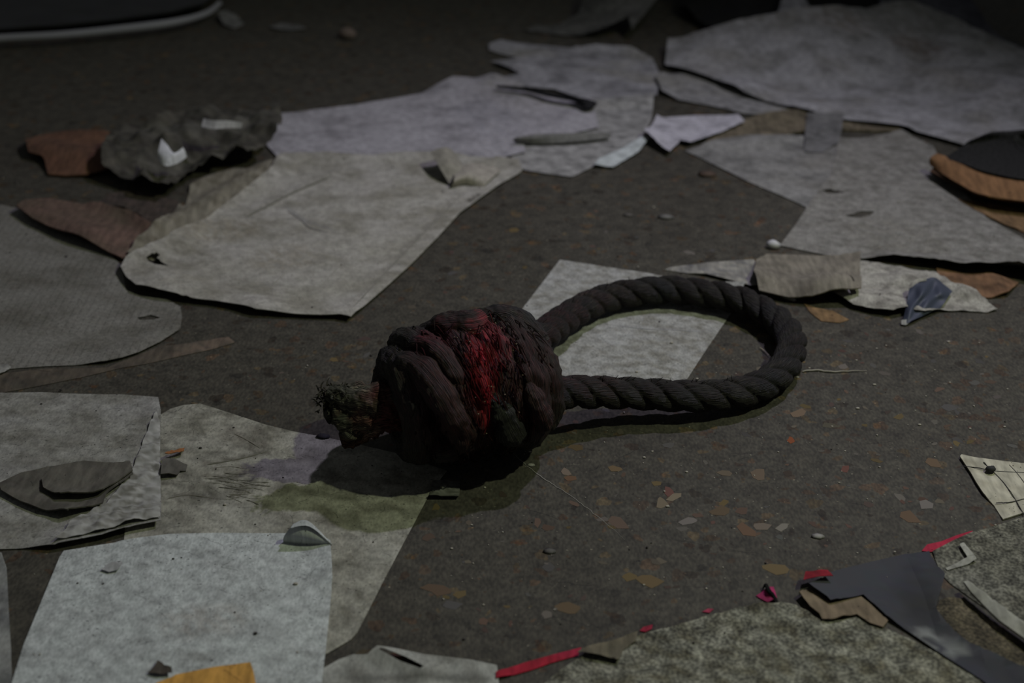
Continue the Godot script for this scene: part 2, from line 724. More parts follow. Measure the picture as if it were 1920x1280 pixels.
func rad(n: int, keys: Array) -> PackedFloat32Array:
	# radii along a path from evenly spaced key values
	var out := PackedFloat32Array()
	for i in n:
		var t := float(i) / (n - 1) * (keys.size() - 1)
		var k := mini(int(t), keys.size() - 2)
		out.append(lerpf(keys[k], keys[k + 1], smoothstep(0.0, 1.0, t - k)))
	return out


# ---------------------------------------------------------------- the floor

func build_floor() -> void:
	var st := begin()
	var n := 160
	var size := 5.6
	for j in n + 1:
		for i in n + 1:
			var x := (float(i) / n - 0.5) * size
			var z := (float(j) / n - 0.62) * size
			var f := 1.0 + 0.22 * noise_a.get_noise_2d(x * 4.0, z * 4.0) + 0.16 * noise_c.get_noise_2d(x * 22.0, z * 30.0)
			st.set_normal(Vector3.UP)
			st.set_uv(Vector2(x, z))
			st.set_color(Color(0.99 * f, 0.98 * f, 0.96 * f))
			st.add_vertex(Vector3(x, 0, z))
	for j in n:
		for i in n:
			var a := j * (n + 1) + i
			for q in [a, a + 1, a + n + 2, a, a + n + 2, a + n + 1]:
				st.add_index(q)
	var slab := BoxMesh.new()
	slab.size = Vector3(size, 0.1, size)
	var f := obj("floor", st.commit(), mats["floor"])
	f.set_meta("kind", "structure")
	var under := obj("slab", slab, mats["floor"], f)
	under.position = Vector3(0, -0.0502, -0.12 * size)
	var tones := [Color(0.135, 0.115, 0.085), Color(0.13, 0.085, 0.06), Color(0.145, 0.105, 0.045), Color(0.145, 0.13, 0.11), Color(0.085, 0.06, 0.048), Color(0.1, 0.095, 0.088), Color(0.12, 0.07, 0.055)]
	var r := RandomNumberGenerator.new()
	r.seed = 9
	var k := 0
	var tries := 0
	while k < 270 and tries < 5000:
		tries += 1
		# on the open floor in front of the rope, round it and behind it
		var x := r.randf_range(-0.16, 0.46)
		var z := r.randf_range(-0.02, 0.5)
		if r.randf() < 0.25:
			x = r.randf_range(-0.3, 0.36)
			z = r.randf_range(-0.32, 0.1)
		if grid_at(x, z) > 0.0002:
			continue
		var big := 0.0022 + 0.0052 * pow(r.randf(), 1.6)
		chip(f, "stone_chip", Vector3(x, 0.00012, z), big, big * r.randf_range(0.45, 0.85), r.randf() * TAU, tones[r.randi() % tones.size()] * r.randf_range(0.5, 0.85), r)
		k += 1
	# the tan and orange grains that stand out most
	var q0 := [[Vector3(0.2565, 0.0000, 0.1334), 9.0, Color(0.148, 0.104, 0.070)], [Vector3(0.2422, 0.0000, 0.1759), 6.0, Color(0.192, 0.056, 0.022)], [Vector3(0.1999, 0.0000, 0.3503), 10.0, Color(0.126, 0.092, 0.044)], [Vector3(0.2064, 0.0000, 0.2260), 9.0, Color(0.118, 0.089, 0.059)],
		[Vector3(0.1037, 0.0000, 0.3654), 10.0, Color(0.118, 0.085, 0.041)], [Vector3(0.1323, 0.0000, 0.2583), 7.0, Color(0.170, 0.141, 0.096)], [Vector3(0.1211, 0.0000, 0.2670), 8.0, Color(0.148, 0.118, 0.081)], [Vector3(0.0451, 0.0000, 0.2237), 7.0, Color(0.155, 0.118, 0.089)],
		[Vector3(0.0479, 0.0000, 0.2329), 7.0, Color(0.118, 0.067, 0.037)], [Vector3(0.0865, 0.0000, 0.2183), 7.0, Color(0.126, 0.089, 0.044)], [Vector3(0.1785, 0.0000, 0.2245), 7.0, Color(0.111, 0.089, 0.059)], [Vector3(0.1853, 0.0000, 0.3022), 9.0, Color(0.118, 0.074, 0.044)],
		[Vector3(0.1986, 0.0000, 0.2974), 8.0, Color(0.141, 0.111, 0.089)], [Vector3(0.2139, 0.0000, 0.2994), 6.0, Color(0.170, 0.155, 0.133)], [Vector3(0.1674, 0.0000, 0.2770), 9.0, Color(0.096, 0.070, 0.041)], [Vector3(0.1418, 0.0000, 0.2911), 8.0, Color(0.148, 0.133, 0.118)],
		[Vector3(0.3562, 0.0000, 0.2105), 9.0, Color(0.118, 0.081, 0.048)], [Vector3(0.3355, 0.0000, 0.2692), 8.0, Color(0.148, 0.133, 0.118)], [Vector3(0.3180, 0.0000, 0.2862), 10.0, Color(0.111, 0.074, 0.044)], [Vector3(0.2799, 0.0000, 0.2198), 6.0, Color(0.118, 0.052, 0.041)],
		[Vector3(0.0414, 0.0000, 0.3950), 11.0, Color(0.104, 0.074, 0.041)], [Vector3(0.0847, 0.0000, 0.2946), 10.0, Color(0.104, 0.074, 0.052)], [Vector3(-0.0557, 0.0000, 0.3740), 11.0, Color(0.096, 0.063, 0.041)], [Vector3(0.1288, 0.0000, 0.2502), 7.0, Color(0.118, 0.056, 0.044)]]
	for e in q0:
		chip(f, "stone_chip", e[0] + Vector3(0, 0.0002, 0), e[1] * 0.00105, e[1] * 0.00068, r.randf() * TAU, e[2], r)
	# a long pale scratch
	var s0 := begin()
	var path := spline([Vector3(0.0009, 0.0000, 0.1962), Vector3(0.0231, 0.0000, 0.2291), Vector3(0.0429, 0.0000, 0.2516), Vector3(0.0651, 0.0000, 0.2806), Vector3(0.0884, 0.0000, 0.3151)], 10)
	for i in path.size():
		path[i] += Vector3(rng.randf_range(-0.0006, 0.0006), 0.0001, rng.randf_range(-0.0006, 0.0006))
	tube(s0, path, rad(path.size(), [0.0002, 0.0006, 0.0004, 0.0004, 0.0001]), {"around": 6, "tint": Color(0.24, 0.23, 0.2)})
	obj("scratch", s0.commit(), mats["grit"], f)


func chip(parent: Node, called: String, at: Vector3, rx: float, rz: float, turn: float, c: Color, r: RandomNumberGenerator) -> void:
	var st := begin()
	var n := r.randi_range(5, 8)
	var ring := []
	for i in n:
		var a := TAU * (i + r.randf_range(-0.35, 0.35)) / n
		var w := r.randf_range(0.62, 1.2)
		ring.append(Vector3(cos(a) * rx * w, 0, sin(a) * rz * w).rotated(Vector3.UP, turn))
	st.set_color(c)
	st.set_normal(Vector3.UP)
	st.set_uv(Vector2.ZERO)
	st.add_vertex(Vector3(0, 0.00012, 0))
	for i in n:
		st.add_vertex(ring[i])
	for i in n:
		for q in [0, i + 1, (i + 1) % n + 1]:
			st.add_index(q)
	var o := obj(called, st.commit(), mats["grit"], parent)
	o.position = at


# ---------------------------------------------------------------- paper, card and rubbish on the floor, lowest first

func build_sheets() -> void:
	var white := Color(0.46, 0.46, 0.44)
	var dirty := Color(0.36, 0.355, 0.31)
	var grey := Color(0.3, 0.3, 0.29)
	var tan := Color(0.25, 0.21, 0.16)
	var brown := Color(0.2, 0.115, 0.06)
	var o: Node

	# ---- far back
	o = sheet("plastic_tray", [-851.0,-896.3,-784.4,-916.8,-699.6,-935.0,-620.2,-964.1,-540.1,-999.4,-494.2,-1047.0,-483.1,-1105.3,-485.9,-1223.6,-649.9,-1432.8,-945.3,-1432.8,-1054.0,-1324.5,-922.1,-958.8], {"col": Color(0.035, 0.035, 0.036), "dark": Color(0.025, 0.025, 0.026), "thick": 0.004, "base": 0.018, "wave": [0.004, 5.0], "res": 0.012, "mat": "film", "stain": [10.0, 0.4]})
	tag(o, "dark smooth tray lying far back with a pale rim catching light", "tray")
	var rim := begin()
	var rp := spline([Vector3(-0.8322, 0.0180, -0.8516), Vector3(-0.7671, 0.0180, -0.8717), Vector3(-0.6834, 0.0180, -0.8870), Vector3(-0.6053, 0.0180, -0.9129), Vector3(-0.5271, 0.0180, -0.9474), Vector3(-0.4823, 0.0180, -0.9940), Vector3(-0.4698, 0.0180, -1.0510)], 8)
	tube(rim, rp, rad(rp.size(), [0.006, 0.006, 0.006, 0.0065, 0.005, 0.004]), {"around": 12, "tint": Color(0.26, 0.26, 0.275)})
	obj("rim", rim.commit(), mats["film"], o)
	o = sheet("dark_cloth", [265.8,-1041.3,305.5,-942.9,373.6,-901.4,472.0,-906.5,563.7,-953.4,634.6,-1041.3,708.9,-1129.4,788.2,-1290.0,747.2,-1509.7,552.2,-1549.5,384.0,-1432.8,296.8,-1256.4], {"col": Color(0.022, 0.022, 0.024), "dark": Color(0.014, 0.014, 0.016), "wave": [0.02, 9.0], "lift": [[398.8,-1070.0,567.1,-1129.4] + [170.0, 60.0], [352.6,-985.7,441.2,-1013.2] + [60.0, 16.0]], "thick": 0.003, "mat": "cloth", "res": 0.012})
	tag(o, "dark rumpled cloth heaped in shadow behind the large white sheets", "cloth")
	o = sheet("lavender_paper", [246.2,-1147.7,255.3,-1111.3,284.2,-1052.7,301.5,-1038.5,321.1,-1058.5,351.7,-1135.5,380.2,-1256.4,269.0,-1256.4], {"col": Color(0.34, 0.34, 0.42), "wave": [0.01, 14.0], "free": true, "base": 0.06, "lift": [[301.5,-1038.5,301.5,-1038.5] + [60.0, 4.0]]})
	tag(o, "small lavender paper lying at the edge of the dark rumpled cloth", "paper")
	o = sheet("grey_paper", [16.6,-958.8,33.5,-980.3,104.5,-996.6,114.9,-1041.3,126.8,-1093.5,168.0,-1123.3,238.2,-1117.3,261.2,-1055.6,230.9,-985.7,182.3,-906.5,178.3,-942.9,131.0,-922.0,57.8,-942.9], {"col": Color(0.15, 0.15, 0.145), "crumple": [0.012, 18.0], "stain": [16.0, 0.6], "lift": [[145.8,-1041.3,205.8,-1041.3] + [90.0, 14.0]]})
	tag(o, "crumpled grey paper beside the dark cloth, behind the pale papers", "paper")
	for e in [[[-467.6,-1018.8,-457.8,-1035.7,-438.0,-1024.4,-422.3,-991.2,-433.8,-969.5,-455.0,-985.7], "small pale scrap beside the far dark tray's end"], [[-381.2,-980.3,-362.5,-996.6,-336.1,-988.4,-321.2,-969.5,-342.6,-961.4,-370.8,-966.8], "flat dull scrap lying near the small pale scrap by the tray"]]:
		o = sheet("paper_scrap", e[0], {"col": Color(0.22, 0.22, 0.22), "wave": [0.004, 30.0]})
		tag(o, e[1], "scrap")
	o = pebble("stone", Vector3(-0.2527, 0.0000, -0.9272), 0.014, 0.009, Color(0.2, 0.155, 0.13), 3)
	tag(o, "small dull lump lying alone on the far bare floor", "stone")

	# ---- the pale papers in the middle distance
	o = sheet("white_paper", [562.5,-948.1,610.5,-1030.0,668.9,-1041.3,714.2,-1018.8,728.1,-942.9,731.6,-876.2,759.9,-812.9,805.1,-761.9,754.3,-612.9,681.4,-633.0,567.4,-761.9], {"col": Color(0.11, 0.11, 0.135), "crumple": [0.02, 9.0, 0.03], "stain": [9.0, 0.5], "res": 0.008})
	tag(o, "crumpled bluish grey sheet rising behind the broad white sheet", "paper")
	o = sheet("paper_corner", [391.5,-881.2,409.4,-932.4,427.9,-969.5,443.4,-948.1,459.0,-906.5,430.6,-856.4], {"col": Color(0.34, 0.34, 0.39), "lift": [[427.9,-969.5,427.9,-969.5] + [60.0, 16.0]]})
	tag(o, "pale pointed paper corner sticking out behind the broad white sheet", "paper")
	o = sheet("lavender_paper", [-34.7,-886.2,-17.9,-904.0,32.3,-886.2,82.5,-866.2,135.7,-858.8,176.3,-846.6,207.0,-815.3,211.6,-761.9,200.1,-666.0,152.8,-641.2,110.6,-641.2,59.5,-691.4,-26.4,-723.9,11.5,-757.3,-31.2,-803.5,9.5,-827.2,-34.4,-861.3], {"col": Color(0.37, 0.37, 0.4), "wave": [0.008, 9.0], "stain": [12.0, 0.3], "third": Color(0.3, 0.29, 0.24)})
	tag(o, "ragged pale paper with a notched edge behind the long lavender sheet", "paper")
	o = sheet("white_paper", [-13.7,-510.2,10.3,-513.9,69.9,-554.7,101.5,-633.0,153.6,-653.5,195.3,-661.8,185.5,-581.5,162.5,-503.0,100.5,-423.3,72.4,-390.5,15.7,-410.1,0.0,-446.9], {"col": Color(0.4, 0.4, 0.4), "wave": [0.003, 9.0], "third": Color(0.33, 0.32, 0.3)})
	tag(o, "grey white paper whose blunt corner points at the knotted rope, under the lavender sheet", "paper")
	o = sheet("paper_sliver", [100.3,-420.0,107.1,-436.8,137.6,-467.6,168.8,-513.9,175.1,-506.6,158.1,-464.1,124.4,-416.7], {"col": Color(0.55, 0.6, 0.62), "base": 0.003, "stain": [20.0, 0.05]})
	tag(o, "narrow bright sliver of clean paper beside the blunt paper corner", "paper")
	o = sheet("lavender_paper", [-352.8,-573.7,-341.4,-591.2,-286.8,-608.9,-212.4,-633.0,-124.2,-676.5,-105.0,-710.8,-82.8,-739.4,-60.6,-734.9,-22.6,-721.7,18.6,-687.1,60.2,-659.7,110.5,-624.9,112.7,-543.4,79.3,-524.9,13.7,-513.9,16.7,-460.7,-36.3,-433.4,-83.7,-446.9,-180.7,-446.9,-291.0,-446.9], {"col": Color(0.43, 0.42, 0.46), "wave": [0.004, 6.0], "stain": [9.0, 0.15], "lift": [[-22.6,-721.7,110.5,-624.9] + [30.0, 4.0], [-82.8,-739.4,0.0,-633.0] + [90.0, 3.0]], "marks": [[-39.3,-603.0,-21.0,-554.7] + [50.0, Color(0.33, 0.33, 0.38), 0.5], [-7.5,-695.6,21.9,-653.5] + [55.0, Color(0.28, 0.27, 0.26), 0.6]]})
	tag(o, "long lavender white sheet lying behind the big dirty white sheet", "paper")
	o = patch("curled_edge", [[Vector3(0.0054, 0.0060, -0.4882), Vector3(0.0270, 0.0060, -0.4847), Vector3(0.0609, 0.0060, -0.4882), Vector3(0.0951, 0.0060, -0.4954), Vector3(0.1263, 0.0060, -0.5062)], [Vector3(0.0013, 0.0120, -0.4841), Vector3(0.0256, 0.0150, -0.4838), Vector3(0.0609, 0.0140, -0.4935), Vector3(0.0952, 0.0120, -0.5021), Vector3(0.1271, 0.0090, -0.5096)], [Vector3(0.0081, 0.0150, -0.4838), Vector3(0.0297, 0.0160, -0.4921), Vector3(0.0624, 0.0150, -0.4982), Vector3(0.0953, 0.0130, -0.5051), Vector3(0.1257, 0.0100, -0.5108)], [Vector3(0.0169, 0.0090, -0.4915), Vector3(0.0327, 0.0100, -0.5017), Vector3(0.0656, 0.0090, -0.5096), Vector3(0.0986, 0.0080, -0.5140), Vector3(0.1247, 0.0070, -0.5147)]], Color(0.19, 0.19, 0.185), 0.0008, "paper")
	tag(o, "narrow curled paper strip lying across the long lavender sheet's end", "paper")
	o = patch("shadow_gap_strip", [[Vector3(-0.0207, 0.0110, -0.6782), Vector3(0.0183, 0.0120, -0.6606), Vector3(0.0506, 0.0130, -0.6350), Vector3(0.0825, 0.0130, -0.6186), Vector3(0.0992, 0.0140, -0.5919), Vector3(0.1111, 0.0120, -0.6012)], [Vector3(-0.0221, 0.0150, -0.6756), Vector3(0.0175, 0.0170, -0.6616), Vector3(0.0521, 0.0180, -0.6379), Vector3(0.0831, 0.0190, -0.6187), Vector3(0.0995, 0.0220, -0.6025), Vector3(0.1141, 0.0160, -0.6065)], [Vector3(-0.0177, 0.0120, -0.6818), Vector3(0.0220, 0.0130, -0.6663), Vector3(0.0551, 0.0140, -0.6426), Vector3(0.0864, 0.0140, -0.6261), Vector3(0.1029, 0.0160, -0.6105), Vector3(0.1130, 0.0130, -0.6105)]], Color(0.022, 0.022, 0.024), 0.001, "cloth")  # dark strip standing in for the shaded gap under the paper edge
	tag(o, "thin dark strip added as the shadow gap between the two pale papers at back", "strip")
	o = sheet("lavender_paper", [203.1,-734.9,213.9,-752.8,253.8,-761.9,291.8,-728.3,328.6,-674.4,360.1,-641.2,388.6,-616.9,361.8,-585.4,312.2,-601.0,268.2,-633.0,230.0,-649.4,206.7,-674.4], {"col": Color(0.36, 0.36, 0.37), "wave": [0.005, 8.0], "third": Color(0.3, 0.29, 0.26)})
	tag(o, "pale paper strip tucked under the broad white sheet's dark front edge", "paper")
	o = sheet("cardboard_strip", [247.1,-503.0,278.3,-543.4,311.6,-581.5,365.1,-605.0,408.7,-608.9,439.1,-581.5,512.4,-562.3,506.2,-535.9,425.8,-543.4,377.9,-532.2,320.9,-503.0,271.7,-492.3], {"col": Color(0.2, 0.17, 0.12), "dark": Color(0.1, 0.085, 0.06), "thick": 0.003, "base": 0.002, "mat": "card", "lift": [[320.3,-499.4,386.3,-524.9] + [60.0, 3.0]]})
	tag(o, "long dull brown strip of cardboard under the broad white sheet's edge", "cardboard")
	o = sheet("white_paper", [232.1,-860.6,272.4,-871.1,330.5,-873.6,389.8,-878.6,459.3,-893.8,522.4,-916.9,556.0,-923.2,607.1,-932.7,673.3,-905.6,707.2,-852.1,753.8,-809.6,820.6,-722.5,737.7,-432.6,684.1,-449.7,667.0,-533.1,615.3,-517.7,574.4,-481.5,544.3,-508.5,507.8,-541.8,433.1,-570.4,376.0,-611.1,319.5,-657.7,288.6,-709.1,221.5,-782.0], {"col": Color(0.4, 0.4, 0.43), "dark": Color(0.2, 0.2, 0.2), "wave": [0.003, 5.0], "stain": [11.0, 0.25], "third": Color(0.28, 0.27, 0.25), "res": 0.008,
		"lift": [[224.4,-808.2,324.2,-685.0] + [60.0, 7.0], [324.2,-685.0,581.1,-501.2] + [50.0, 5.0], [581.5,-958.8,708.9,-881.2] + [90.0, 8.0]], "marks": [[584.3,-832.1,603.2,-812.9] + [40.0, Color(0.17, 0.13, 0.11), 0.7], [474.3,-876.2,504.4,-866.2] + [40.0, Color(0.24, 0.19, 0.16), 0.6], [276.7,-906.5,756.4,-932.4] + [90.0, Color(0.2, 0.195, 0.19), 0.7]]})  # last mark paints the light's falloff along the back edge
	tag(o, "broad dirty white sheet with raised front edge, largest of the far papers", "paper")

	# ---- right, behind the loop
	o = sheet("grey_paper", [218.2,-474.6,261.2,-506.6,301.9,-513.9,376.0,-513.9,425.4,-513.9,395.4,-397.0,356.0,-331.1,342.1,-302.7,314.9,-340.2,281.6,-380.9,251.3,-426.7], {"col": Color(0.29, 0.29, 0.285), "wave": [0.0015, 7.0], "stain": [12.0, 0.3], "third": Color(0.2, 0.19, 0.17)})
	tag(o, "smooth thin grey paper slipped beneath the spotted white sheet", "paper")
	o = sheet("lavender_paper", [180.2,-543.4,191.7,-579.5,241.8,-591.2,300.2,-591.2,305.8,-560.4,260.8,-513.9,224.0,-485.2,214.5,-497.6,196.7,-453.8,182.3,-479.9,168.5,-510.2], {"col": Color(0.56, 0.55, 0.62), "stain": [20.0, 0.05], "wave": [0.002, 9.0], "lift": [[168.5,-510.2,196.7,-453.8] + [50.0, 5.0], [191.7,-579.5,223.4,-485.2] + [12.0, 3.0]], "base": 0.0025})
	tag(o, "small clean lavender paper with a notched front edge, brightest of the far scraps", "paper")
	o = sheet("cardboard_scrap", [296.7,-71.0,307.5,-62.0,322.5,-56.4,335.9,-37.6,325.0,-31.1,307.6,-34.4,300.0,-50.8], {"col": Color(0.27, 0.17, 0.085), "mat": "card", "thick": 0.001})
	tag(o, "small tan cardboard tip poking out below the torn brown flap", "cardboard")
	o = sheet("cardboard_scrap", [451.1,-148.3,473.6,-137.2,502.3,-127.4,528.5,-114.2,509.2,-87.1,490.0,-81.3,459.9,-87.1,446.0,-117.8], {"col": Color(0.22, 0.125, 0.07), "mat": "card", "thick": 0.0015, "wave": [0.003, 14.0], "lift": [[503.1,-129.9,509.2,-87.1] + [25.0, 5.0]]})
	tag(o, "reddish brown cardboard piece under the spotted white sheet's front edge", "cardboard")
	o = sheet("wrapping_paper", [325.4,-88.6,343.5,-59.0,362.5,-48.2,379.8,-42.6,394.4,-48.2,401.4,-41.1,411.5,-40.7,430.5,-53.3,450.5,-54.3,477.8,-51.6,489.3,-56.1,482.5,-72.8,476.3,-91.2,462.0,-97.1,452.4,-98.7,444.5,-130.5,414.8,-153.0,374.0,-166.9,339.7,-146.7], {"col": Color(0.44, 0.43, 0.39), "dark": Color(0.2, 0.19, 0.17), "crumple": [0.009, 28.0], "res": 0.004, "mat": "speckled_paper", "lift": [[345.7,-80.2,400.5,-43.1] + [40.0, 9.0], [413.3,-111.8,454.1,-102.3] + [40.0, 7.0]]})
	tag(o, "crumpled white wrapping paper with a silvery blue fold, behind the rope loop", "paper")
	patch("silver_fold", [[Vector3(0.4064, 0.0130, -0.0859), Vector3(0.3992, 0.0120, -0.0647), Vector3(0.3935, 0.0070, -0.0470), Vector3(0.3859, 0.0020, -0.0254)], [Vector3(0.4107, 0.0190, -0.0850), Vector3(0.4073, 0.0130, -0.0674), Vector3(0.3965, 0.0110, -0.0397), Vector3(0.3911, 0.0030, -0.0258)], [Vector3(0.4227, 0.0170, -0.0924), Vector3(0.4129, 0.0180, -0.0626), Vector3(0.4073, 0.0090, -0.0522), Vector3(0.3968, 0.0050, -0.0287)], [Vector3(0.4331, 0.0180, -0.0952), Vector3(0.4275, 0.0120, -0.0785), Vector3(0.4168, 0.0120, -0.0534), Vector3(0.4091, 0.0040, -0.0392)], [Vector3(0.4420, 0.0120, -0.0925), Vector3(0.4337, 0.0140, -0.0701), Vector3(0.4284, 0.0080, -0.0631), Vector3(0.4205, 0.0050, -0.0473)], [Vector3(0.4488, 0.0100, -0.0799), Vector3(0.4427, 0.0080, -0.0722), Vector3(0.4371, 0.0070, -0.0627), Vector3(0.4315, 0.0040, -0.0558)]], Color(0.05, 0.058, 0.082), 0.0006, "film", o)
	patch("white_edge", [[Vector3(0.4047, 0.0140, -0.0840), Vector3(0.4086, 0.0190, -0.0850), Vector3(0.4153, 0.0210, -0.0870), Vector3(0.4225, 0.0200, -0.0890)], [Vector3(0.4049, 0.0130, -0.0778), Vector3(0.4094, 0.0170, -0.0806), Vector3(0.4153, 0.0190, -0.0838), Vector3(0.4231, 0.0180, -0.0881)]], Color(0.4, 0.39, 0.36), 0.0006, "paper", o)
	patch("white_edge", [[Vector3(0.3857, 0.0040, -0.0305), Vector3(0.3897, 0.0050, -0.0297), Vector3(0.3952, 0.0050, -0.0308)], [Vector3(0.3848, 0.0020, -0.0254), Vector3(0.3888, 0.0020, -0.0243), Vector3(0.3942, 0.0030, -0.0279)]], Color(0.36, 0.36, 0.35), 0.0006, "paper", o)
	o = sheet("thin_card", [162.1,-145.8,168.3,-152.1,211.8,-163.4,260.4,-171.0,262.0,-154.6,257.5,-136.0,258.4,-108.2,247.9,-104.7,221.8,-121.4,205.1,-131.1], {"col": Color(0.32, 0.31, 0.28), "dark": Color(0.14, 0.14, 0.15), "mat": "card", "stain": [40.0, 0.4], "thick": 0.0008, "lift": [[205.1,-131.1,249.0,-104.7] + [25.0, 3.0]]})
	tag(o, "pale stained strip of card touching the back of the rope loop", "card")
	o = sheet("white_paper", [293.9,-203.5,318.9,-253.9,344.7,-310.1,369.4,-361.9,386.0,-395.4,404.0,-453.8,420.0,-513.9,503.5,-524.9,534.3,-483.4,533.7,-380.9,541.7,-275.1,567.0,-219.5,600.5,-162.1,585.9,-87.1,535.6,-119.0,494.4,-131.1,449.3,-145.8,410.9,-158.3,374.2,-168.5,335.6,-182.6], {"col": Color(0.28, 0.275, 0.26), "dark": Color(0.16, 0.155, 0.14), "mat": "speckled_paper", "stain": [26.0, 0.38], "wave": [0.0015, 6.0], "res": 0.005, "lift": [[410.9,-158.3,535.6,-119.0] + [40.0, 9.0], [535.6,-119.0,585.9,-87.1] + [40.0, 9.0]], "holes": [[380.6,-282.3,391.6,-285.2,402.0,-293.9,417.7,-292.4,410.6,-282.3,397.1,-276.5,387.4,-276.5], [367.0,-349.5,378.0,-354.1,394.2,-346.4,382.0,-341.8,372.2,-343.3]],
		"marks": [[416.5,-233.1,431.1,-219.5] + [60.0, Color(0.2, 0.19, 0.16), 0.5]]})
	tag(o, "large spotted white sheet with two small tears, right of the bare floor patch", "paper")
	o = sheet("grey_strip", [391.6,-585.4,439.1,-581.5,430.0,-543.4,416.4,-495.8,388.6,-464.1,367.8,-467.6,376.0,-513.9], {"col": Color(0.2, 0.2, 0.205), "stain": [10.0, 0.2]})
	tag(o, "thin translucent-looking grey strip bridging the brown strip and the spotted sheet", "paper")
	o = sheet("cardboard_flap", [251.2,-116.4,261.7,-163.1,275.8,-179.1,311.1,-176.6,344.9,-172.7,375.0,-174.0,363.4,-118.3,353.1,-71.5,342.2,-68.0,326.8,-67.3,309.1,-65.4,280.9,-71.6,252.8,-85.5], {"col": Color(0.235, 0.215, 0.18), "dark": Color(0.16, 0.145, 0.12), "mat": "card", "thick": 0.0012, "base": 0.0025, "stain": [18.0, 0.35], "lift": [[257.2,-108.2,314.1,-85.9] + [50.0, 9.0], [314.1,-85.9,357.8,-88.3] + [40.0, 6.0]], "holes": [[345.2,-95.4,346.5,-96.6,347.5,-80.2,346.2,-79.1]]})
	tag(o, "torn grey brown cardboard flap with a lifted front edge behind the loop", "cardboard")
	o = patch("paper_fold", [[Vector3(0.2646, 0.0040, -0.0971), Vector3(0.2695, 0.0030, -0.0896), Vector3(0.2779, 0.0020, -0.0799), Vector3(0.2880, 0.0010, -0.0749)], [Vector3(0.2663, 0.0080, -0.0930), Vector3(0.2730, 0.0080, -0.0872), Vector3(0.2810, 0.0060, -0.0817), Vector3(0.2898, 0.0020, -0.0765)]], Color(0.42, 0.41, 0.37), 0.0008, "paper")
	tag(o, "small white folded paper edge under the torn cardboard flap", "paper")
	o = pebble("paper_crumb", Vector3(0.2856, 0.0000, -0.1995), 0.0075, 0.005, Color(0.55, 0.55, 0.56), 5)
	tag(o, "small white crumb beside the spotted white sheet's corner", "crumb")
	o = pebble("pebble", Vector3(0.2376, 0.0000, -0.4003), 0.012, 0.0018, Color(0.1, 0.07, 0.052), 6)
	tag(o, "small flat tan chip on the bare floor before the thin grey paper", "pebble")

	# ---- the brown bent sole-like piece at the right
	o = sheet("cardboard_sheet", [522.4,-325.0,541.9,-319.0,565.1,-313.0,596.7,-295.3,639.1,-275.1,611.0,-193.0,574.2,-233.1,554.8,-258.1,534.6,-295.3], {"col": Color(0.23, 0.145, 0.075), "mat": "card", "thick": 0.002})
	tag(o, "flat tan cardboard lying under the bent brown rim at the edge", "cardboard")
	var lid := node("bent_cardboard")
	tag(lid, "bent brown cardboard rim with a dark crumpled lining, on the spotted sheet's edge", "cardboard")
	patch("rim", [[Vector3(0.5069, 0.0150, -0.3979), Vector3(0.5133, 0.0160, -0.3664), Vector3(0.5243, 0.0170, -0.3327), Vector3(0.5404, 0.0180, -0.3001), Vector3(0.5859, 0.0180, -0.2809), Vector3(0.6360, 0.0180, -0.2765)], [Vector3(0.5055, 0.0230, -0.3970), Vector3(0.5173, 0.0240, -0.3766), Vector3(0.5319, 0.0240, -0.3509), Vector3(0.5493, 0.0240, -0.3259), Vector3(0.5895, 0.0250, -0.2963), Vector3(0.6404, 0.0250, -0.2933)], [Vector3(0.5136, 0.0270, -0.4007), Vector3(0.5257, 0.0270, -0.3858), Vector3(0.5395, 0.0270, -0.3662), Vector3(0.5571, 0.0270, -0.3439), Vector3(0.5948, 0.0280, -0.3152), Vector3(0.6467, 0.0280, -0.3137)]], Color(0.25, 0.135, 0.065), 0.003, "card", lid)
	patch("base", [[Vector3(0.5034, 0.0110, -0.3844), Vector3(0.5158, 0.0120, -0.3566), Vector3(0.5444, 0.0130, -0.3112), Vector3(0.5898, 0.0130, -0.2904), Vector3(0.6417, 0.0130, -0.2904)], [Vector3(0.5167, 0.0120, -0.4017), Vector3(0.5387, 0.0140, -0.3839), Vector3(0.5626, 0.0150, -0.3560), Vector3(0.6037, 0.0160, -0.3365), Vector3(0.6568, 0.0160, -0.3365)], [Vector3(0.5455, 0.0120, -0.4318), Vector3(0.5701, 0.0140, -0.4270), Vector3(0.5915, 0.0150, -0.4111), Vector3(0.6237, 0.0160, -0.4005), Vector3(0.6787, 0.0160, -0.4005)]], Color(0.12, 0.07, 0.04), 0.003, "card", lid)
	patch("lining", [[Vector3(0.5175, 0.0260, -0.3882), Vector3(0.5328, 0.0280, -0.3703), Vector3(0.5523, 0.0300, -0.3401), Vector3(0.5936, 0.0310, -0.3129), Vector3(0.6459, 0.0310, -0.3129)], [Vector3(0.5330, 0.0320, -0.3969), Vector3(0.5543, 0.0320, -0.3903), Vector3(0.5777, 0.0300, -0.3819), Vector3(0.6093, 0.0300, -0.3624), Vector3(0.6618, 0.0300, -0.3592)], [Vector3(0.5479, 0.0400, -0.4043), Vector3(0.5735, 0.0420, -0.4096), Vector3(0.6018, 0.0360, -0.4142), Vector3(0.6280, 0.0300, -0.4221), Vector3(0.6816, 0.0300, -0.4170)], [Vector3(0.5564, 0.0440, -0.4046), Vector3(0.5762, 0.0500, -0.4101), Vector3(0.6068, 0.0460, -0.4237), Vector3(0.6267, 0.0460, -0.4272), Vector3(0.6819, 0.0460, -0.4272)], [Vector3(0.5728, 0.0340, -0.4294), Vector3(0.5892, 0.0400, -0.4353), Vector3(0.6188, 0.0360, -0.4489), Vector3(0.6364, 0.0360, -0.4524), Vector3(0.6925, 0.0360, -0.4524)]], Color(0.02, 0.02, 0.021), 0.002, "cloth", lid)
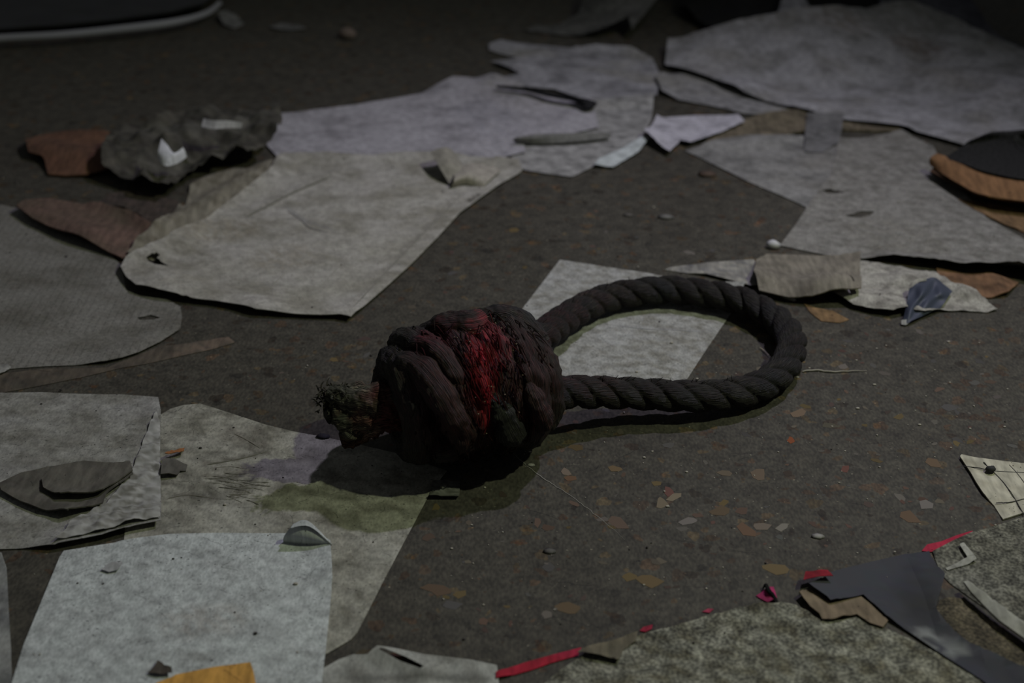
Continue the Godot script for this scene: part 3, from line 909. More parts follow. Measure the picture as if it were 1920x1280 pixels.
	patch("pale_scrap", [[Vector3(0.6089, 0.0380, -0.4195), Vector3(0.6139, 0.0360, -0.4074), Vector3(0.6213, 0.0360, -0.3939)], [Vector3(0.6111, 0.0460, -0.4167), Vector3(0.6155, 0.0440, -0.4046), Vector3(0.6227, 0.0440, -0.3911)]], Color(0.3, 0.3, 0.3), 0.001, "paper", lid)

	# ---- left, behind the big sheet
	o = sheet("printed_paper", [-660.9,-268.0,-595.7,-311.6,-571.4,-301.2,-540.8,-272.2,-493.8,-233.1,-438.1,-187.8,-416.9,-154.6,-398.9,-99.9,-382.2,-87.1,-353.4,-80.2,-335.2,-63.1,-328.5,-37.6,-325.5,-15.0,-340.3,11.1,-356.1,30.4,-369.3,41.3,-383.2,48.2,-412.2,51.1,-438.8,53.1,-465.7,57.0,-539.0,76.1], {"col": Color(0.25, 0.245, 0.225), "dark": Color(0.15, 0.145, 0.125), "stain": [10.0, 0.35], "wave": [0.0012, 6.0], "mat": "printed_paper", "lift": [[-383.2,48.2,-326.8,-26.8] + [30.0, 3.0]], "holes": [[-373.8,-40.9,-366.9,-43.1,-362.3,-46.4,-350.4,-40.9,-356.9,-36.5,-370.5,-35.5]]})
	tag(o, "dirty grey sheet with faint rows of print and a small hole", "paper")
	o = sheet("brown_paper", [-525.0,115.7,-467.2,100.3,-436.6,88.3,-399.1,72.3,-366.0,55.0,-345.0,48.2,-315.2,33.4,-289.0,21.3,-268.1,8.0,-276.8,-3.4,-293.1,1.8,-319.7,11.1,-339.5,15.2,-381.1,55.0,-437.7,57.0,-537.7,79.9], {"col": Color(0.12, 0.1, 0.078), "dark": Color(0.07, 0.062, 0.05), "mat": "card", "no_grid": true, "wave": [0.0002, 5.0], "free": true, "marks": [[-310.7,30.4,-269.5,2.8] + [20.0, Color(0.2, 0.15, 0.115), 0.8]]})
	tag(o, "long dark brown paper sliver under the grey printed sheet's front edge", "paper")
	o = sheet("paper_scrap", [-511.4,55.0,-481.6,54.1,-474.9,53.1,-469.1,58.9,-473.4,67.5,-504.4,76.1], {"col": Color(0.42, 0.42, 0.4), "base": 0.001, "crumple": [0.004, 60.0], "res": 0.003})
	tag(o, "tiny white scrap at the front edge of the grey printed sheet", "scrap")
	o = sheet("cardboard_scrap", [-615.3,-485.2,-617.6,-513.9,-608.7,-527.2,-589.7,-538.3,-566.0,-545.8,-535.1,-542.1,-507.0,-529.1,-485.7,-475.8,-485.3,-425.5,-487.7,-399.1,-514.4,-390.2,-540.8,-390.2,-563.1,-395.8,-574.5,-425.5,-580.7,-435.6,-600.1,-445.9], {"col": Color(0.155, 0.08, 0.05), "dark": Color(0.1, 0.055, 0.036), "mat": "card", "thick": 0.002, "stain": [9.0, 0.3], "wave": [0.003, 10.0], "lift": [[-610.1,-467.6,-481.9,-420.0] + [60.0, 13.0]]})
	tag(o, "reddish brown cardboard piece left of the crumpled grey paper", "cardboard")
	o = sheet("brown_paper", [-482.1,-311.6,-475.5,-340.2,-456.3,-352.6,-422.0,-340.2,-389.9,-322.0,-383.9,-289.5,-387.8,-260.9,-395.1,-244.1,-405.9,-255.3,-426.8,-283.7,-446.8,-301.2], {"col": Color(0.085, 0.066, 0.055), "dark": Color(0.05, 0.042, 0.036), "crumple": [0.008, 30.0], "res": 0.005, "mat": "card"})
	tag(o, "crumpled dark brown paper between the pinkish card and crumpled grey paper", "paper")
	o = sheet("cardboard_sheet", [-567.1,-285.2,-560.2,-300.6,-541.3,-319.2,-510.2,-314.7,-476.8,-310.2,-436.0,-283.8,-402.3,-244.0,-402.5,-216.0,-412.9,-170.5,-418.6,-165.4,-444.5,-183.3,-495.2,-217.1,-538.6,-253.0], {"col": Color(0.155, 0.1, 0.08), "dark": Color(0.11, 0.085, 0.062), "mat": "card", "thick": 0.0018, "stain": [8.0, 0.4], "wave": [0.002, 8.0], "lift": [[-573.7,-302.7,-471.8,-216.8] + [60.0, 10.0], [-471.8,-216.8,-422.3,-177.4] + [50.0, 4.0], [-438.6,-292.4,-404.7,-252.5] + [20.0, 4.0]]})
	tag(o, "pinkish brown card with a raised front edge over the printed sheet", "cardboard")
	# ---- the big sheet in the middle left
	o = sheet("under_sheet", [-414.2,-172.3,-408.6,-203.5,-388.4,-263.7,-386.3,-310.1,-378.3,-298.3,-382.8,-358.8,-371.6,-387.3,-338.7,-406.8,-297.4,-426.7,-265.8,-446.9,-305.2,-319.0,-345.1,-233.1,-383.7,-164.6], {"col": Color(0.25, 0.235, 0.19), "dark": Color(0.15, 0.135, 0.1), "wave": [0.002, 12.0], "lift": [[-408.6,-203.5,-297.4,-426.7] + [24.0, 7.0], [-382.8,-358.8,-338.7,-406.8] + [20.0, 5.0]], "mat": "card"})
	tag(o, "tan torn sheet showing along the left edge of the big dirty white sheet", "paper")
	o = sheet("white_paper", [-412.5,-137.4,-410.4,-151.9,-390.0,-182.0,-370.5,-215.9,-348.3,-253.8,-318.4,-326.0,-292.3,-395.2,-287.8,-454.5,-226.9,-458.0,-172.6,-447.6,-153.2,-454.5,-102.8,-458.0,-83.7,-464.9,-53.1,-446.6,7.9,-436.4,13.0,-404.7,-6.4,-377.2,-21.5,-349.8,-37.4,-322.2,-59.8,-280.9,-82.4,-216.7,-107.3,-151.7,-134.1,-88.9,-159.8,-33.0,-171.9,-37.4,-204.0,-39.6,-228.7,-41.8,-255.6,-44.4,-277.9,-57.0,-301.8,-65.3,-325.3,-70.3,-358.6,-79.9,-386.3,-93.9,-401.7,-115.4], {"col": Color(0.44, 0.43, 0.4), "dark": Color(0.26, 0.25, 0.21), "stain": [9.0, 0.3], "third": Color(0.36, 0.35, 0.3), "wave": [0.002, 5.0], "res": 0.005, "uv_turn": 0.7, "thick": 0.0007, "base": 0.002, "holes": [[-389.5,-154.6,-386.0,-164.6,-381.1,-168.5,-377.1,-165.9,-379.2,-159.6,-370.8,-152.1,-363.8,-145.8,-374.2,-147.1,-383.6,-148.3]],
		"lift": [[-418.6,-157.1,-363.9,-98.8] + [60.0, 5.0], [-363.9,-98.8,-257.9,-55.3] + [50.0, 5.0], [-21.6,-358.8,-160.9,-42.0] + [30.0, 2.0], [-257.9,-55.3,-165.3,-43.1] + [25.0, 3.0], [-303.6,-282.3,-220.4,-397.0] + [9.0, 2.0]],
		"marks": [[-302.9,-277.9,-218.7,-393.8] + [4.0, Color(0.24, 0.23, 0.2), 0.5], [-163.7,-54.2,-64.2,-338.7] + [3.0, Color(0.27, 0.26, 0.23), 0.5], [-342.1,-233.1,-310.3,-238.6] + [36.0, Color(0.28, 0.25, 0.19), 0.6], [-258.6,-296.8,-232.5,-260.9] + [3.0, Color(0.24, 0.24, 0.25), 0.5], [-232.5,-260.9,-199.9,-238.6] + [3.0, Color(0.24, 0.24, 0.25), 0.5], [-252.4,-167.2,-238.7,-172.3] + [40.0, Color(0.3, 0.27, 0.21), 0.5], [-37.6,-331.1,-49.7,-313.0] + [5.0, Color(0.09, 0.085, 0.07), 0.9]]})  # first mark is the diagonal fold's shade, painted in
	tag(o, "big dirty white sheet with curled torn corner, left behind the knotted rope", "paper")
	crease(o, [Vector3(-0.1602, 0.0050, -0.0484), Vector3(-0.1298, 0.0040, -0.1405), Vector3(-0.0952, 0.0040, -0.2357), Vector3(-0.0590, 0.0040, -0.3344)], 0.0007, Color(0.2, 0.195, 0.17))
	crease(o, [Vector3(-0.3014, 0.0040, -0.2708), Vector3(-0.2831, 0.0040, -0.2984), Vector3(-0.2520, 0.0040, -0.3436), Vector3(-0.2177, 0.0040, -0.3862)], 0.0012, Color(0.19, 0.185, 0.16))  # shadow of the diagonal fold, drawn as a dark line
	crease(o, [Vector3(-0.2607, 0.0040, -0.2925), Vector3(-0.2424, 0.0040, -0.2694), Vector3(-0.2238, 0.0040, -0.2413), Vector3(-0.1974, 0.0040, -0.2289)], 0.001, Color(0.2, 0.195, 0.19))
	crease(o, [Vector3(-0.2520, 0.0050, -0.0905), Vector3(-0.2366, 0.0050, -0.1386), Vector3(-0.2150, 0.0050, -0.1933)], 0.0006, Color(0.27, 0.26, 0.23))
	crease(o, [Vector3(-0.2087, 0.0050, -0.0732), Vector3(-0.1902, 0.0050, -0.1263), Vector3(-0.1733, 0.0050, -0.1829)], 0.0006, Color(0.27, 0.26, 0.23))
	patch("curled_corner", [[Vector3(-0.0988, 0.0240, -0.4164), Vector3(-0.0883, 0.0200, -0.3828), Vector3(-0.0750, 0.0060, -0.3609)], [Vector3(-0.0808, 0.0270, -0.4226), Vector3(-0.0718, 0.0220, -0.3878), Vector3(-0.0613, 0.0070, -0.3712)], [Vector3(-0.0716, 0.0100, -0.4469), Vector3(-0.0599, 0.0080, -0.4111), Vector3(-0.0488, 0.0040, -0.3813)]], Color(0.3, 0.29, 0.25), 0.0008, "paper", o)
	patch("torn_flap", [[Vector3(-0.0722, 0.0050, -0.3537), Vector3(-0.0559, 0.0050, -0.3616), Vector3(-0.0342, 0.0040, -0.3529)], [Vector3(-0.0682, 0.0150, -0.3528), Vector3(-0.0508, 0.0160, -0.3664), Vector3(-0.0267, 0.0100, -0.3612)], [Vector3(-0.0712, 0.0080, -0.3980), Vector3(-0.0457, 0.0090, -0.4154), Vector3(-0.0130, 0.0060, -0.4026)]], Color(0.4, 0.38, 0.33), 0.0008, "paper", o)

	o = sheet("crumpled_paper", [-490.5,-377.7,-500.0,-426.7,-503.3,-472.9,-501.1,-503.0,-489.7,-524.9,-460.4,-535.9,-435.2,-562.3,-410.7,-581.5,-375.3,-581.5,-345.2,-569.9,-325.3,-532.2,-312.2,-513.9,-303.6,-554.7,-288.8,-488.7,-289.7,-446.9,-302.6,-426.7,-333.8,-397.0,-374.2,-387.3,-389.2,-349.5,-398.7,-319.0,-418.6,-325.0,-455.6,-349.5], {"col": Color(0.095, 0.09, 0.074), "dark": Color(0.04, 0.038, 0.032), "third": Color(0.16, 0.158, 0.14), "crumple": [0.03, 30.0, 0.028], "res": 0.004, "stain": [18.0, 0.4], "lift": [[-402.0,-464.1,-339.3,-490.5] + [80.0, 18.0], [-302.2,-545.3,-290.8,-464.1] + [30.0, 10.0]]})
	tag(o, "heap of crumpled grey brown paper behind the big dirty white sheet", "paper")
	o = patch("paper_scrap", [[Vector3(-0.4131, 0.0440, -0.3451), Vector3(-0.4032, 0.0400, -0.3340), Vector3(-0.3911, 0.0400, -0.3419), Vector3(-0.3826, 0.0420, -0.3564)], [Vector3(-0.4128, 0.0520, -0.3484), Vector3(-0.4014, 0.0500, -0.3403), Vector3(-0.3912, 0.0500, -0.3419), Vector3(-0.3829, 0.0500, -0.3533)], [Vector3(-0.4110, 0.0620, -0.3632), Vector3(-0.4026, 0.0580, -0.3533), Vector3(-0.3938, 0.0520, -0.3436), Vector3(-0.3844, 0.0560, -0.3517)]], Color(0.8, 0.82, 0.9), 0.0008, "paper")
	tag(o, "bright bluish white torn scrap stuck in the crumpled grey paper", "scrap")
	o = patch("paper_scrap", [[Vector3(-0.3723, 0.0600, -0.4056), Vector3(-0.3570, 0.0600, -0.3987), Vector3(-0.3398, 0.0600, -0.4021), Vector3(-0.3255, 0.0580, -0.4072)], [Vector3(-0.3715, 0.0660, -0.4181), Vector3(-0.3562, 0.0680, -0.4059), Vector3(-0.3383, 0.0680, -0.4059), Vector3(-0.3233, 0.0640, -0.4092)]], Color(0.5, 0.5, 0.52), 0.0008, "paper")
	tag(o, "pale scrap on the back of the crumpled grey paper heap", "scrap")

	# ---- inside the loop
	o = sheet("white_paper", [51.7,-169.7,99.0,-153.3,144.4,-138.4,194.9,-115.4,239.6,-92.9,221.0,-53.1,190.5,13.1,162.2,76.1,151.7,102.1,93.0,91.1,41.4,79.9,35.2,49.2,20.7,4.9,3.2,-40.9], {"col": Color(0.39, 0.395, 0.385), "dark": Color(0.25, 0.245, 0.22), "mat": "speckled_paper", "stain": [42.0, 0.34, 2.0], "third": Color(0.52, 0.53, 0.55), "res": 0.004, "wave": [0.0006, 8.0], "marks": [[108.1,-24.6,193.8,-14.0] + [2.5, Color(0.3, 0.3, 0.31), 0.5], [128.2,20.3,141.4,15.2] + [16.0, Color(0.27, 0.265, 0.24), 0.5], [157.7,7.0,176.9,-3.4] + [14.0, Color(0.27, 0.265, 0.24), 0.6]]})
	tag(o, "pale marbled paper lying under and inside the rope loop", "paper")

	crease(o, [Vector3(0.1002, 0.0010, -0.0250), Vector3(0.1338, 0.0010, -0.0175), Vector3(0.1625, 0.0010, -0.0154), Vector3(0.1959, 0.0010, -0.0101)], 0.0006, Color(0.24, 0.24, 0.25))

	# ---- front left
	o = sheet("beige_paper", [-327.2,180.0,-314.7,139.5,-305.9,127.2,-295.6,121.0,-280.8,118.4,-252.2,133.4,-217.0,152.4,-191.1,163.4,-165.9,171.7,-138.1,181.6,-100.2,196.2,-54.5,222.9,-66.1,250.2,-79.9,303.5,-95.6,362.3,-110.8,422.7,-115.0,430.6,-131.4,445.9,-154.3,467.7,-247.0,446.5,-299.9,333.6], {"col": Color(0.37, 0.365, 0.315), "dark": Color(0.17, 0.165, 0.135), "mat": "speckled_paper", "stain": [22.0, 0.36, 1.5], "third": Color(0.45, 0.45, 0.41), "res": 0.005, "wave": [0.0008, 6.0], "marks": [[-253.3,253.9,-225.2,238.9] + [22.0, Color(0.12, 0.115, 0.095), 0.6], [-282.4,261.2,-243.9,257.5] + [14.0, Color(0.12, 0.115, 0.095), 0.6], [-260.8,214.4,-209.5,196.2] + [4.0, Color(0.11, 0.1, 0.08), 0.75], [-249.4,227.6,-219.4,219.8] + [12.0, Color(0.14, 0.13, 0.1), 0.6], [-293.6,129.0,-286.0,154.9] + [24.0, Color(0.2, 0.195, 0.16), 0.5], [-241.7,167.6,-221.2,180.0] + [20.0, Color(0.17, 0.155, 0.13), 0.6], [-84.4,300.1,-105.0,401.5] + [40.0, Color(0.42, 0.42, 0.38), 0.4]]})
	tag(o, "large beige stained sheet running from beneath the knot to the front", "paper")
	var sr := RandomNumberGenerator.new()
	sr.seed = 5
	for k in 22:
		var u := sr.randf()
		var a := Vector3(-0.2523, 0.0000, 0.2237).lerp(Vector3(-0.2194, 0.0000, 0.2612), u) + Vector3(sr.randf_range(-0.012, 0.012), 0, sr.randf_range(-0.014, 0.014))
		var d := Vector3(sr.randf_range(0.008, 0.028), 0, sr.randf_range(-0.006, 0.009))
		crease(o, [a, a + d * 0.5 + Vector3(0, 0, sr.randf_range(-0.003, 0.003)), a + d], sr.randf_range(0.0003, 0.0008), Color(0.12, 0.115, 0.09) * sr.randf_range(0.8, 1.6))
	crease(o, [Vector3(-0.2597, 0.0000, 0.2152), Vector3(-0.2435, 0.0000, 0.2105), Vector3(-0.2265, 0.0000, 0.2042), Vector3(-0.2089, 0.0000, 0.1946)], 0.0009, Color(0.12, 0.115, 0.09))
	crease(o, [Vector3(-0.2417, 0.0000, 0.1676), Vector3(-0.2300, 0.0000, 0.1767), Vector3(-0.2160, 0.0000, 0.1898)], 0.0008, Color(0.15, 0.14, 0.11))
	crease(o, [Vector3(-0.2819, 0.0000, 0.2634), Vector3(-0.2657, 0.0000, 0.2575), Vector3(-0.2431, 0.0000, 0.2619)], 0.0008, Color(0.14, 0.13, 0.105))
	o = sheet("torn_paper", [-131.6,460.4,-120.8,450.8,-110.9,445.4,-100.9,447.5,-94.7,442.1,-89.3,443.2,-71.2,444.3,-47.8,448.1,-27.9,451.8,-10.4,457.2,-8.7,478.0,0.0,531.6,-124.8,531.6,-131.8,478.0], {"col": Color(0.4, 0.41, 0.39), "dark": Color(0.2, 0.2, 0.18), "stain": [18.0, 0.38], "wave": [0.002, 7.0], "lift": [[-93.1,443.2,-60.8,463.5] + [16.0, 5.0]], "holes": [[-93.2,445.9,-91.5,444.3,-74.4,453.5,-60.5,463.0,-63.4,464.6,-77.9,457.2]], "marks": [[-108.2,469.8,-22.0,468.7] + [6.0, Color(0.12, 0.12, 0.11), 0.7]]})
	tag(o, "torn whitish paper with a slit, cut off by the bottom edge", "paper")
	o = sheet("white_paper", [-347.4,337.5,-346.2,329.7,-313.0,320.4,-292.0,314.4,-269.2,309.7,-230.5,308.3,-187.7,309.0,-167.6,308.3,-150.2,313.7,-141.0,321.7,-137.1,346.5,-134.6,365.4,-132.8,403.2,-131.2,441.0,-129.9,475.5,-127.5,617.0,-129.9,689.7,-345.1,689.7,-342.6,473.9,-345.7,435.5], {"col": Color(0.56, 0.6, 0.61), "dark": Color(0.36, 0.38, 0.385), "mat": "speckled_paper", "stain": [26.0, 0.2], "res": 0.005, "wave": [0.0008, 5.0], "lift": [[-139.5,320.4,-134.6,365.4] + [20.0, 3.0]], "marks": [[-242.7,445.4,-209.0,449.7] + [7.0, Color(0.2, 0.2, 0.19), 0.6], [-236.8,413.1,-208.4,410.2] + [22.0, Color(0.4, 0.37, 0.34), 0.5]]})
	tag(o, "clean bluish white sheet with one curled corner, before the beige sheet", "paper")
	patch("curled_corner", [[Vector3(-0.1780, 0.0020, 0.3203), Vector3(-0.1606, 0.0020, 0.3230), Vector3(-0.1402, 0.0020, 0.3243)], [Vector3(-0.1764, 0.0090, 0.3213), Vector3(-0.1588, 0.0120, 0.3252), Vector3(-0.1394, 0.0040, 0.3262)], [Vector3(-0.1694, 0.0180, 0.3189), Vector3(-0.1579, 0.0200, 0.3175), Vector3(-0.1393, 0.0050, 0.3268)], [Vector3(-0.1705, 0.0180, 0.3236), Vector3(-0.1561, 0.0190, 0.3229), Vector3(-0.1392, 0.0050, 0.3274)]], Color(0.5, 0.53, 0.55), 0.0005, "paper", o)
	o = sheet("grey_paper", [-532.1,109.4,-467.2,100.3,-428.5,99.4,-393.7,102.1,-354.6,103.0,-321.1,107.6,-313.7,130.8,-300.2,196.2,-287.0,253.9,-277.2,299.4,-296.1,305.6,-313.9,315.1,-331.8,321.7,-352.8,328.4,-375.8,327.0,-452.9,331.0], {"col": Color(0.345, 0.345, 0.32), "dark": Color(0.19, 0.185, 0.16), "stain": [16.0, 0.36], "third": Color(0.4, 0.4, 0.41), "res": 0.005, "wave": [0.0015, 6.0], "mat": "speckled_paper", "lift": [[-352.8,328.4,-277.2,299.4] + [30.0, 5.0]], "marks": [[-313.2,146.4,-338.9,310.3] + [6.0, Color(0.2, 0.2, 0.17), 0.4]]})
	tag(o, "dirty grey sheet carrying brown flakes, left of the beige sheet", "paper")
	sheet("creased_edge", [-316.8,134.3,-309.0,154.9,-291.4,235.2,-277.8,296.7,-296.7,302.9,-314.2,312.4,-332.5,319.1,-352.3,325.7,-348.8,312.4,-348.8,293.9,-339.2,284.8,-327.5,273.5,-321.9,250.2,-317.1,219.8,-317.5,171.7], {"col": Color(0.36, 0.36, 0.33), "dark": Color(0.17, 0.165, 0.14), "crumple": [0.009, 55.0], "stain": [60.0, 0.45, 1.6], "res": 0.0025, "mat": "film", "third": Color(0.46, 0.46, 0.44)}, o)
	o = sheet("paper_strip", [-420.0,331.0,-392.8,333.6,-384.0,350.3,-366.7,401.5,-353.0,441.0,-339.1,483.1,-364.6,498.1], {"col": Color(0.33, 0.34, 0.33), "dark": Color(0.15, 0.155, 0.16), "stain": [20.0, 0.4]})
	tag(o, "narrow strip of grey paper at the corner beside the bluish white sheet", "paper")
	o = sheet("bark_flake", [-421.9,245.7,-408.8,229.1,-389.2,219.8,-363.6,216.7,-340.5,219.1,-319.6,220.6,-313.2,236.7,-321.9,250.2,-329.9,264.1,-328.6,276.3,-341.7,283.4,-352.2,290.4,-374.9,284.1,-396.4,272.0,-415.8,258.3], {"col": Color(0.125, 0.118, 0.1), "dark": Color(0.085, 0.08, 0.068), "mat": "card", "thick": 0.0012, "wave": [0.003, 16.0], "stain": [20.0, 0.4], "res": 0.004, "lift": [[-415.8,258.3,-352.2,290.4] + [20.0, 3.0]]})
	tag(o, "large dull brown flake lying on the dirty grey sheet", "flake")
	o = sheet("bark_flake", [-382.0,256.1,-388.0,241.2,-384.1,223.7,-359.5,215.2,-333.6,219.8,-318.9,221.4,-313.5,235.2,-321.8,248.7,-330.9,263.4,-342.6,267.0,-354.5,267.7,-363.4,269.9,-373.0,263.4], {"col": Color(0.135, 0.128, 0.108), "dark": Color(0.1, 0.094, 0.08), "mat": "card", "thick": 0.0012, "wave": [0.002, 16.0], "stain": [14.0, 0.4], "res": 0.004, "base": 0.0004, "lift": [[-330.9,263.4,-363.4,269.9] + [14.0, 2.0]]})
	tag(o, "thinner brown flake lying on top of the large dull brown flake", "flake")
	o = sheet("paper_scrap", [-291.0,235.2,-294.2,213.6,-285.0,210.5,-273.7,215.2,-272.7,224.5,-277.3,226.0,-277.7,232.9], {"col": Color(0.13, 0.125, 0.11), "mat": "card", "thick": 0.0008})
	tag(o, "small dark grey scrap beside the creased edge of the grey sheet", "scrap")
	o = sheet("paper_scrap", [-293.3,207.3,-289.6,201.0,-283.2,197.0,-279.9,193.0,-278.7,201.0,-285.0,205.8,-289.8,208.9], {"col": Color(0.38, 0.16, 0.06), "crumple": [0.003, 70.0], "res": 0.0025, "thick": 0.0006, "mat": "card"})
	tag(o, "tiny orange brown scrap above the small dark grey scrap", "scrap")
	o = sheet("orange_card", [-243.8,475.0,-231.4,467.7,-207.0,460.4,-181.9,455.6,-178.3,464.6,-168.7,498.1,-234.8,503.1], {"col": Color(0.66, 0.36, 0.085), "dark": Color(0.5, 0.27, 0.07), "mat": "card", "stain": [12.0, 0.2], "thick": 0.0008})
	tag(o, "orange card lying on the bluish white sheet at the bottom edge", "card")
	o = sheet("dry_leaf", [-251.0,465.6,-247.7,460.4,-246.4,454.5,-242.5,457.2,-239.6,460.4,-235.1,462.5,-233.6,467.7,-242.3,468.2], {"col": Color(0.1, 0.085, 0.068), "mat": "card", "wave": [0.003, 50.0], "res": 0.003})
	tag(o, "small dark dry leaf fragment beside the orange card", "leaf")
	o = sheet("paper_scrap", [-311.2,354.1,-308.1,350.3,-303.6,349.1,-297.4,347.8,-295.2,350.3,-298.0,355.4,-304.4,357.3], {"col": Color(0.62, 0.63, 0.66), "lift": [[-302.7,347.8,-296.3,349.1] + [9.0, 3.0]], "res": 0.003})
	tag(o, "tiny white paper flake lying on the bluish white sheet", "scrap")

	# ---- front right
	o = sheet("red_paper", [-11.1,464.6,8.9,453.5,30.7,444.8,49.0,438.3,46.4,446.5,27.5,454.0,12.9,461.4,-11.0,470.8], {"col": Color(0.4, 0.018, 0.04), "dark": Color(0.3, 0.016, 0.035), "third": Color(0.4, 0.04, 0.12), "mat": "card"})
	tag(o, "long red paper strip along the edge of the mottled board", "paper")
	o = sheet("pink_scrap", [91.4,421.0,94.4,417.1,101.6,414.2,100.4,418.8,95.5,422.2], {"col": Color(0.36, 0.025, 0.06), "mat": "card"})
	tag(o, "tiny red scrap between the long red strip and the pink scrap", "scrap")
	o = sheet("pink_scrap", [138.6,400.3,143.6,396.8,147.5,397.4,143.9,401.5], {"col": Color(0.38, 0.05, 0.1), "mat": "card"})
	tag(o, "tiny dull pink scrap at the mottled board's back edge", "scrap")
	o = sheet("pink_scrap", [180.5,382.5,189.0,376.4,194.7,375.2,195.0,388.5,188.3,390.9], {"col": Color(0.46, 0.045, 0.16), "mat": "card", "lift": [[191.3,371.6,194.8,389.7] + [10.0, 3.0]], "res": 0.003})
	tag(o, "small bright pink scrap with a dark burnt edge", "scrap")
	var burnt := begin()
	var bp := spline([Vector3(0.1864, 0.0020, 0.3764), Vector3(0.1890, 0.0040, 0.3739), Vector3(0.1899, 0.0050, 0.3824), Vector3(0.1926, 0.0040, 0.3860), Vector3(0.1942, 0.0020, 0.3920)], 5)
	tube(burnt, bp, rad(bp.size(), [0.0006, 0.0012, 0.0018, 0.0014, 0.0016]), {"around": 8, "tint": Color(0.012, 0.012, 0.012)})
	obj("burnt_edge", burnt.commit(), mats["cloth"], o)
	o = sheet("red_paper", [316.5,329.7,322.7,321.7,334.9,317.7,349.6,309.7,362.8,304.2,363.0,309.7,349.1,319.1,334.5,327.0,323.2,331.0], {"col": Color(0.4, 0.025, 0.06), "dark": Color(0.32, 0.02, 0.05), "mat": "card"})
	tag(o, "red paper strip at the back edge of the grey board", "paper")
	o = sheet("mottled_board", [21.9,475.0,29.4,465.6,40.1,456.1,50.9,447.0,74.6,433.3,101.3,422.2,128.1,410.8,147.5,403.8,165.6,399.1,177.8,395.6,189.4,396.2,208.8,395.0,215.5,400.9,219.7,411.9,229.7,411.9,250.3,405.6,266.8,416.5,285.2,431.1,311.8,457.2,322.2,473.9,325.8,531.6,13.9,531.6], {"col": Color(0.36, 0.36, 0.3), "dark": Color(0.15, 0.14, 0.095), "mat": "mottled_board", "stain": [34.0, 0.3, 1.8], "third": Color(0.27, 0.25, 0.17), "res": 0.005, "thick": 0.002, "wave": [0.001, 6.0], "lift": [[165.6,399.1,219.7,411.9] + [20.0, 3.0]]})
	tag(o, "mottled grey beige board with a torn back edge at the bottom", "board")
	o = sheet("cardboard_scrap", [45.6,447.5,54.6,438.8,68.1,433.3,90.1,423.3,87.8,433.3,78.1,442.1,74.3,455.1,59.7,450.8], {"col": Color(0.16, 0.14, 0.1), "dark": Color(0.11, 0.1, 0.075), "mat": "card", "lift": [[50.8,448.1,74.3,455.1] + [12.0, 3.0]]})
	tag(o, "dull brown scrap lying across the mottled board's torn edge", "cardboard")
	o = sheet("grey_board", [324.4,331.0,345.7,316.4,362.7,306.3,384.8,296.7,411.8,284.8,479.2,257.5,398.5,483.1,365.1,427.8,349.9,401.5,334.8,378.9,327.6,367.2,324.3,356.6], {"col": Color(0.26, 0.255, 0.215), "dark": Color(0.15, 0.145, 0.115), "mat": "mottled_board", "stain": [22.0, 0.35], "third": Color(0.3, 0.3, 0.28), "thick": 0.002})
	tag(o, "grey stained board in the corner behind the white spine strip", "board")
	sheet("white_crease", [346.1,325.7,350.5,323.1,354.9,342.7,348.9,346.5,329.8,354.1,328.9,351.6,348.3,340.1], {"col": Color(0.42, 0.42, 0.39), "res": 0.003, "lift": [[347.7,324.4,352.9,343.9] + [8.0, 2.0]]}, o)
	o = sheet("brown_board", [308.0,401.5,315.5,387.3,323.6,383.7,332.8,387.3,346.9,411.9,362.8,441.0,393.2,498.1,377.9,540.8,353.5,470.8,338.7,447.5,324.4,437.2,314.2,418.8], {"col": Color(0.2, 0.17, 0.115), "dark": Color(0.09, 0.075, 0.05), "mat": "mottled_board", "stain": [26.0, 0.4], "thick": 0.0015})
	tag(o, "brown stained board fragment in front of the white spine strip", "board")
	o = sheet("spine_strip", [333.2,380.1,337.1,377.7,349.9,401.5,366.2,426.6,398.5,483.1,393.2,498.1,361.6,438.8,348.7,418.8,336.1,389.7], {"col": Color(0.4, 0.4, 0.37), "dark": Color(0.27, 0.27, 0.24), "thick": 0.002, "mat": "card", "base": 0.006, "lift": [[334.8,378.9,367.0,427.8] + [10.0, 4.0]]})
	tag(o, "long white board edge standing between the grey and brown boards", "strip")
	o = sheet("cardboard_scrap", [211.5,383.7,220.9,375.2,227.5,382.5,234.0,392.1,257.9,384.3,265.4,396.8,271.4,411.9,266.3,418.8,257.7,414.2,250.4,405.0,239.7,408.5,229.8,413.6,223.2,413.6,222.1,407.3,217.2,400.3], {"col": Color(0.21, 0.165, 0.115), "dark": Color(0.15, 0.115, 0.08), "mat": "card", "base": 0.001, "stain": [20.0, 0.3], "thick": 0.0008})
	tag(o, "light brown cardboard scrap between the mottled board and blue plastic", "cardboard")
	o = sheet("blue_plastic", [219.9,376.4,230.5,366.6,241.5,355.4,273.0,343.9,303.2,333.6,321.2,332.3,321.3,357.3,322.7,369.1,314.7,387.3,307.7,402.7,311.8,416.5,318.7,433.3,332.7,447.5,355.1,465.6,389.7,507.9,374.7,549.9,336.0,498.1,322.5,472.9,302.5,448.6,287.1,427.8,270.9,407.3,259.6,383.7,233.3,393.3], {"col": Color(0.055, 0.056, 0.064), "dark": Color(0.042, 0.042, 0.044), "third": Color(0.045, 0.047, 0.068), "mat": "plastic", "stain": [9.0, 0.3], "wave": [0.0012, 8.0], "res": 0.005, "marks": [[294.9,427.2,312.8,445.4] + [11.0, Color(0.27, 0.28, 0.27), 0.7]]})
	tag(o, "dark blue plastic strip running across the boards to the corner", "plastic")
	o = sheet("red_paper", [216.2,375.2,219.7,364.1,231.7,360.4,237.3,360.4,239.9,367.9,227.2,371.6], {"col": Color(0.38, 0.02, 0.04), "mat": "card", "base": 0.001})
	tag(o, "small red paper patch at the corner of the blue plastic", "paper")
